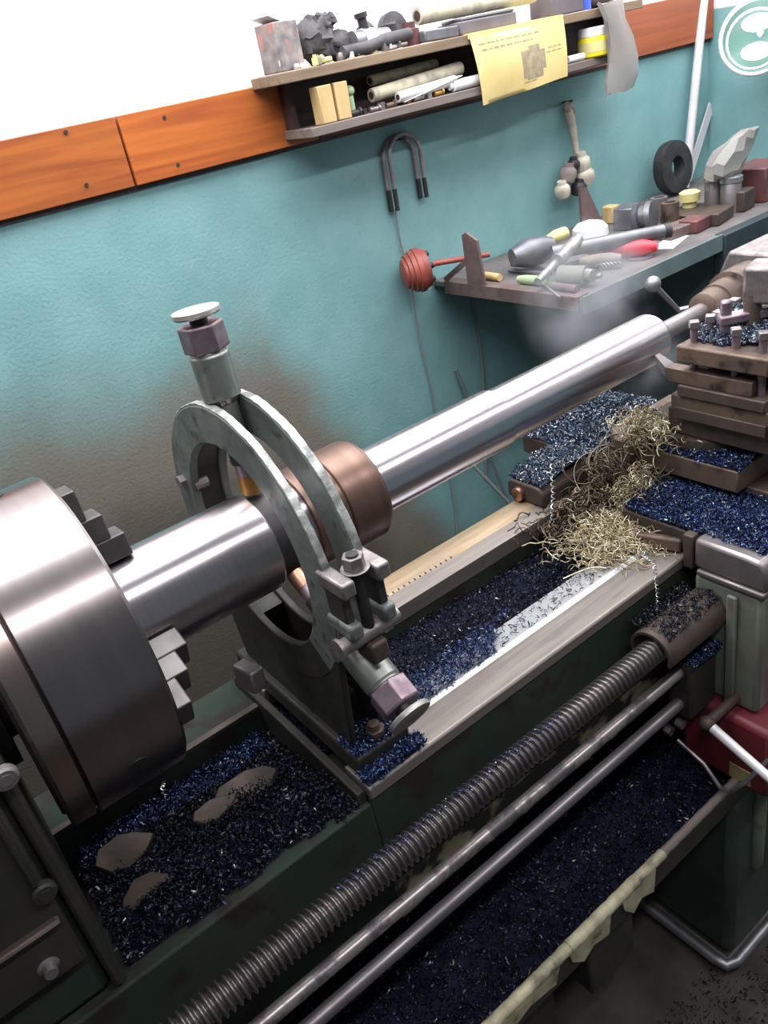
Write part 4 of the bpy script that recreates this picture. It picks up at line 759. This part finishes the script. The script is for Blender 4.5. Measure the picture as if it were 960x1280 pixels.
for s_ in (1, -1):
    up = Vector((0, 0, 1)); sd = dirn.cross(up).normalized(); up2 = sd.cross(dirn)
    c_ = lc + up2 * (.034 * s_) - sd * .0; obj('bulb', G().ball(c_, .026, (1.5, 1.2, .8), 16, 10, rot=Matrix((sd, dirn, up2)).transposed()), 'bulb', wl)
obj('arm', G().tube([lc - dirn * .05, Vector((2.40, lc.y + .0, lc.z + .02)), Vector((XW - .001, lc.y + .02, lc.z + .08))], .012, 10), 'white', wl)
pl_ = bpy.data.lights.new('work_lamp_light', 'POINT'); pl_.energy = 0.12; pl_.shadow_soft_size = .05; po = bpy.data.objects.new('work_lamp_light', pl_); COL.objects.link(po); po.location = lc + dirn * .07

# ------------------------------------------------------------------ turnings
gapz = lambda x, y: np.where(y < -.085, .818 + 0 * x, np.clip(.772 + (.08 - y) * .20, .77, .806))
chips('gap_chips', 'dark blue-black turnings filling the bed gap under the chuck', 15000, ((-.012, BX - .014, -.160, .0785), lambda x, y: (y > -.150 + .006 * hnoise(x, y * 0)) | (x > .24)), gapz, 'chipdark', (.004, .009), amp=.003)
chips('gap_blue_chips', 'strip of bright blue turnings along the rear wall of the bed gap', 2200, ((0, .26, .035, .0785), None), lambda x, y: .782 + (y - .035) * .05, 'chip', (.003, .008), bed=False, amp=.003)
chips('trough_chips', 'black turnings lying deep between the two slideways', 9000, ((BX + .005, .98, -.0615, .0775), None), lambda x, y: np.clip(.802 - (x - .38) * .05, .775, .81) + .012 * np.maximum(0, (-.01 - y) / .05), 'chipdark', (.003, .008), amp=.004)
chips('way_chips', 'violet-blue turnings spilled over the vee way beside the steady rest', 2600, ((.37, .66, -.115, -.045), lambda x, y: (x - .37) / .30 + .25 * hnoise(x, y) + (y + .115) * -3 < .62), lambda x, y: np.clip(.845 - (y + .10) * .28, .826, .846), 'chip', (.003, .008), bed=False, amp=.001)
chips('vee_chips', 'scattered dark turnings along the bright vee way', 420, ((.5, .9, -.110, -.064), None), lambda x, y: .8445 - (y + .112) * .24, 'chipdark', (.003, .008), bed=False, amp=.0, lift=.001)
chips('foot_chips', 'bright blue turnings heaped in front of the steady rest base', 2600, ((.287, .372, -.166, -.152), None), flat(BT + .003), 'chip', (.003, .009), bed=False, amp=.002, lift=.012)
chips('base_chips', 'blue turnings heaped on the front foot of the steady rest', 1500, ((.29, .364, -.149, -.105), None), flat(BT + .032), 'chip', (.003, .008), bed=False, amp=.002)
chips('saddle_chips', 'bright blue turnings heaped over the front saddle wing', 7500, ((.886, 1.0, -.285, -.055), None), lambda x, y: .884 + .012 * np.clip((x - .886) / .06, 0, 1), 'chip', (.003, .008), amp=.003)
chips('cross_slide_chips', 'bright blue turnings heaped on the cross slide end', 4200, ((.973, 1.075, -.195, .03), ell(1.03, -.095, .075, .118, 2.4)), lambda x, y: .947 + .014 * np.clip((x - .973) / .06, 0, 1), 'chip', (.003, .008), amp=.003)
chips('wing_chips', 'blue-grey turnings covering the rear saddle wing', 5200, ((1.0, 1.16, .0, .272), None), lambda x, y: .882 + .045 * np.clip((x - 1.0) / .12, 0, 1), 'chipmix', (.003, .009), amp=.003)
chips('rear_wiper_chips', 'blue-grey turnings piled on the rear way wiper', 1700, ((.865, .998, .098, .178), None), lambda x, y: .881 + .012 * np.clip((x - .865) / .06, 0, 1), 'chipmix', (.003, .008), amp=.002)
chips('tool_post_chips', 'pale blue turnings piled around the clamp bolts of the tool post', 1900, ((.985, 1.12, -.222, -.088), ell(1.06, -.13, .06, .08)), lambda x, y: 1.122 + .02 * np.clip((x - 1.0) / .08, 0, 1), 'chipmix', (.003, .009), amp=.003)
chips('nut_cover_chips', 'dark turnings resting on the brown screw cover', 1300, ((.745, .866, -.236, -.17), None), lambda x, y: np.where(y > -.205, .8005, .772 + np.sqrt(np.maximum(.0345 ** 2 - (y - SY) ** 2, 1e-6))), 'chipdark', (.003, .008), bed=False, amp=.001)
chips('bracket_chips', 'blue turnings on the rod bracket below the apron', 1300, ((.80, .867, -.24, -.192), None), lambda x, y: .7175 + 0 * x, 'chip', (.003, .008), amp=.001)
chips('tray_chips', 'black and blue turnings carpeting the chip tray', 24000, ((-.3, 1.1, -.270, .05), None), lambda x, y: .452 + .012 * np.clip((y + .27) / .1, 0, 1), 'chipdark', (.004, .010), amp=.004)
chips('floor_chips', 'stray blue turnings strewn on the floor by the pedestal', 2500, ((.45, .95, -.62, -.26), lambda x, y: (x < .815) | (y < -.312)), flat(.002), 'chipdark', (.004, .010), bed=False, amp=0, lift=.004)
chips('screw_chips', 'fine blue turnings caught on top of the lead screw thread', 500, ((.20, .55, -.219, -.207), None), flat(SZ + SR), 'chip', (.002, .005), bed=False, amp=0, lift=.002)

# long stringy swarf
def strands(name, lab, n, c0, spread, mt, L=(.03, .09), r=.0004, curl=(.004, .012), turns=(1, 4), zmin=None, seed=1):
    rs = np.random.default_rng(seed); V = []; Fq = []; K = 18; nn = 4
    for i in range(n):
        c = np.array(c0) + rs.normal(size=3) * np.array(spread); d = rs.normal(size=3); d[2] *= .35; d /= np.linalg.norm(d); ln = rs.uniform(*L); cr_ = rs.uniform(*curl); tn = rs.uniform(*turns); ph = rs.uniform(0, 6.28)
        a = np.cross(d, [0.2, .5, 1]); a /= np.linalg.norm(a); b3 = np.cross(d, a); t = np.linspace(0, 1, K)
        P = c + d * (t - .5)[:, None] * ln + cr_ * (a * np.cos(ph + tn * 6.28 * t)[:, None] + b3 * np.sin(ph + tn * 6.28 * t)[:, None]); P[:, 2] -= .25 * ln * (t - .5) ** 2
        if zmin is not None: P[:, 2] = np.maximum(P[:, 2], zmin(P[:, 0], P[:, 1]) + .001)
        base = len(V); T = np.gradient(P, axis=0); T /= np.linalg.norm(T, axis=1)[:, None] + 1e-9; s1 = np.cross(T, [.3, .2, .93]); s1 /= np.linalg.norm(s1, axis=1)[:, None] + 1e-9; s2 = np.cross(T, s1); rr = r * rs.uniform(.7, 1.6)
        for k in range(K):
            for q_ in range(nn): V.append(P[k] + rr * (s1[k] * math.cos(q_ * PI / 2) + s2[k] * math.sin(q_ * PI / 2)))
        for k in range(K - 1):
            for q_ in range(nn): Fq.append((base + k * nn + q_, base + k * nn + (q_ + 1) % nn, base + (k + 1) * nn + (q_ + 1) % nn, base + (k + 1) * nn + q_))
    return raw(name, V, Fq, mt, lab, 'swarf', kind='stuff')
bedz = lambda x, y: np.where((y > -.118) & (y < -.062), .8445 - (y + .112) * .22, np.where((y < -.118), BT, np.where(y < .078, .79, BT)))
p = wz(775, 665, .852); strands('straw_swarf', 'pale straw coloured stringy swarf tangled over the vee way before the saddle', 900, (p.x, p.y, p.z - .002), (.036, .028, .006), 'straw', (.02, .08), .0006, (.001, .006), (.5, 3), bedz, 1)
p = wz(815, 610, .88); strands('straw_swarf', 'pale straw swarf column rising between saddle and cross slide', 420, (p.x - .02, p.y + .01, p.z - .01), (.018, .014, .024), 'straw', (.015, .045), .0006, (.003, .009), (.8, 3), bedz, 2)
p = wz(740, 640, .83); strands('brown_swarf', 'dark brown curled swarf tangle in the bed trough before the saddle', 420, (p.x, p.y, p.z), (.055, .03, .016), 'brownswarf', (.02, .06), .0009, (.004, .011), (.6, 2.2), bedz, 3)
p = wz(800, 570, .91); strands('brown_swarf', 'dark brown swarf loops hanging in front of the rear saddle wing', 160, (p.x - .03, p.y, p.z - .02), (.02, .035, .02), 'brownswarf', (.04, .09), .0009, (.012, .025), (.4, 1.2), bedz, 4)
p = wy(830, 500, -.06); strands('straw_swarf', 'pale straw swarf clumped under the cutting tool', 200, (p.x + .01, p.y + .03, .965), (.016, .03, .014), 'straw', (.02, .05), .0007, (.003, .008), (.8, 3), None, 5)
def helix(name, lab, pts, rad, turns, r=.0009):
    pts = [Vector(p) for p in pts]; out = []; K = int(turns * 10)
    for i in range(K + 1):
        t = i / K * (len(pts) - 1); k = min(int(t), len(pts) - 2); q_ = pts[k].lerp(pts[k + 1], t - k); a = i / 10 * 2 * PI; out.append(q_ + Vector((math.cos(a), math.sin(a), 0)) * rad)
    obj(name, G().tube(out, r, 5), 'silver', label=lab, cat='swarf')
helix('swarf_curl', 'long coiled silver swarf string hanging over the front of the bed', [wy(800, 690, -.172), wy(818, 705, -.176), wy(822, 740, -.176), wy(823, 780, -.176)], .0022, 22)
helix('swarf_curl', 'coiled silver swarf string dangling from the rear wiper into the trough', [wx(690, 580, .858), wx(692, 620, .855), wx(690, 655, .85), wx(688, 690, .85)], .0032, 16, .0011)
helix('swarf_curl', 'short silver swarf curl standing in the bed gap', [wz(205, 978, .80), wz(203, 985, .805), wz(210, 1000, .79)], .002, 5)

# ------------------------------------------------------------------ cutting smoke
sm = bpy.data.materials.new('cutting_smoke'); sm.use_nodes = True; N = sm.node_tree.nodes; L = sm.node_tree.links; N.remove(N['Principled BSDF'])
v = N.new('ShaderNodeVolumePrincipled'); v.inputs['Color'].default_value = (.86, .88, .95, 1); v.inputs['Anisotropy'].default_value = .2; L.new(v.outputs[0], N['Material Output'].inputs['Volume'])
tc = N.new('ShaderNodeTexCoord'); ln_ = N.new('ShaderNodeVectorMath'); ln_.operation = 'LENGTH'; L.new(tc.outputs['Object'], ln_.inputs[0])
mr = N.new('ShaderNodeMapRange'); mr.interpolation_type = 'SMOOTHSTEP'; mr.inputs[1].default_value = 1; mr.inputs[2].default_value = .1; L.new(ln_.outputs['Value'], mr.inputs[0])
nz = N.new('ShaderNodeTexNoise'); nz.inputs['Scale'].default_value = 1.6; nz.inputs['Detail'].default_value = 3; L.new(tc.outputs['Object'], nz.inputs['Vector'])
m2 = N.new('ShaderNodeMapRange'); m2.inputs[1].default_value = .38; m2.inputs[2].default_value = .7; L.new(nz.outputs['Fac'], m2.inputs[0])
m3 = N.new('ShaderNodeMath'); m3.operation = 'MULTIPLY'; L.new(mr.outputs[0], m3.inputs[0]); L.new(m2.outputs[0], m3.inputs[1])
m4 = N.new('ShaderNodeMath'); m4.operation = 'MULTIPLY'; m4.inputs[1].default_value = 14.0; L.new(m3.outputs[0], m4.inputs[0]); L.new(m4.outputs[0], v.inputs['Density'])
def smoke(c, sc, rot, lab):
    me = bpy.data.meshes.new('smoke_plume'); b_ = bmesh.new(); bmesh.ops.create_uvsphere(b_, u_segments=20, v_segments=12, radius=1); b_.to_mesh(me); b_.free(); me.materials.append(sm)
    o = bpy.data.objects.new('smoke_plume', me); COL.objects.link(o); o.location = c; o.scale = sc; o.rotation_euler = rot; tag(o, lab, 'smoke', kind='stuff')
smoke((.985, -.035, 1.075), (.085, .055, .06), (0, 0, 0), 'pale smoke puff at the cutting tool tip')
smoke((1.08, .16, 1.14), (.17, .13, .13), (0, -.3, .4), 'thin pale smoke drifting behind the shaft end')
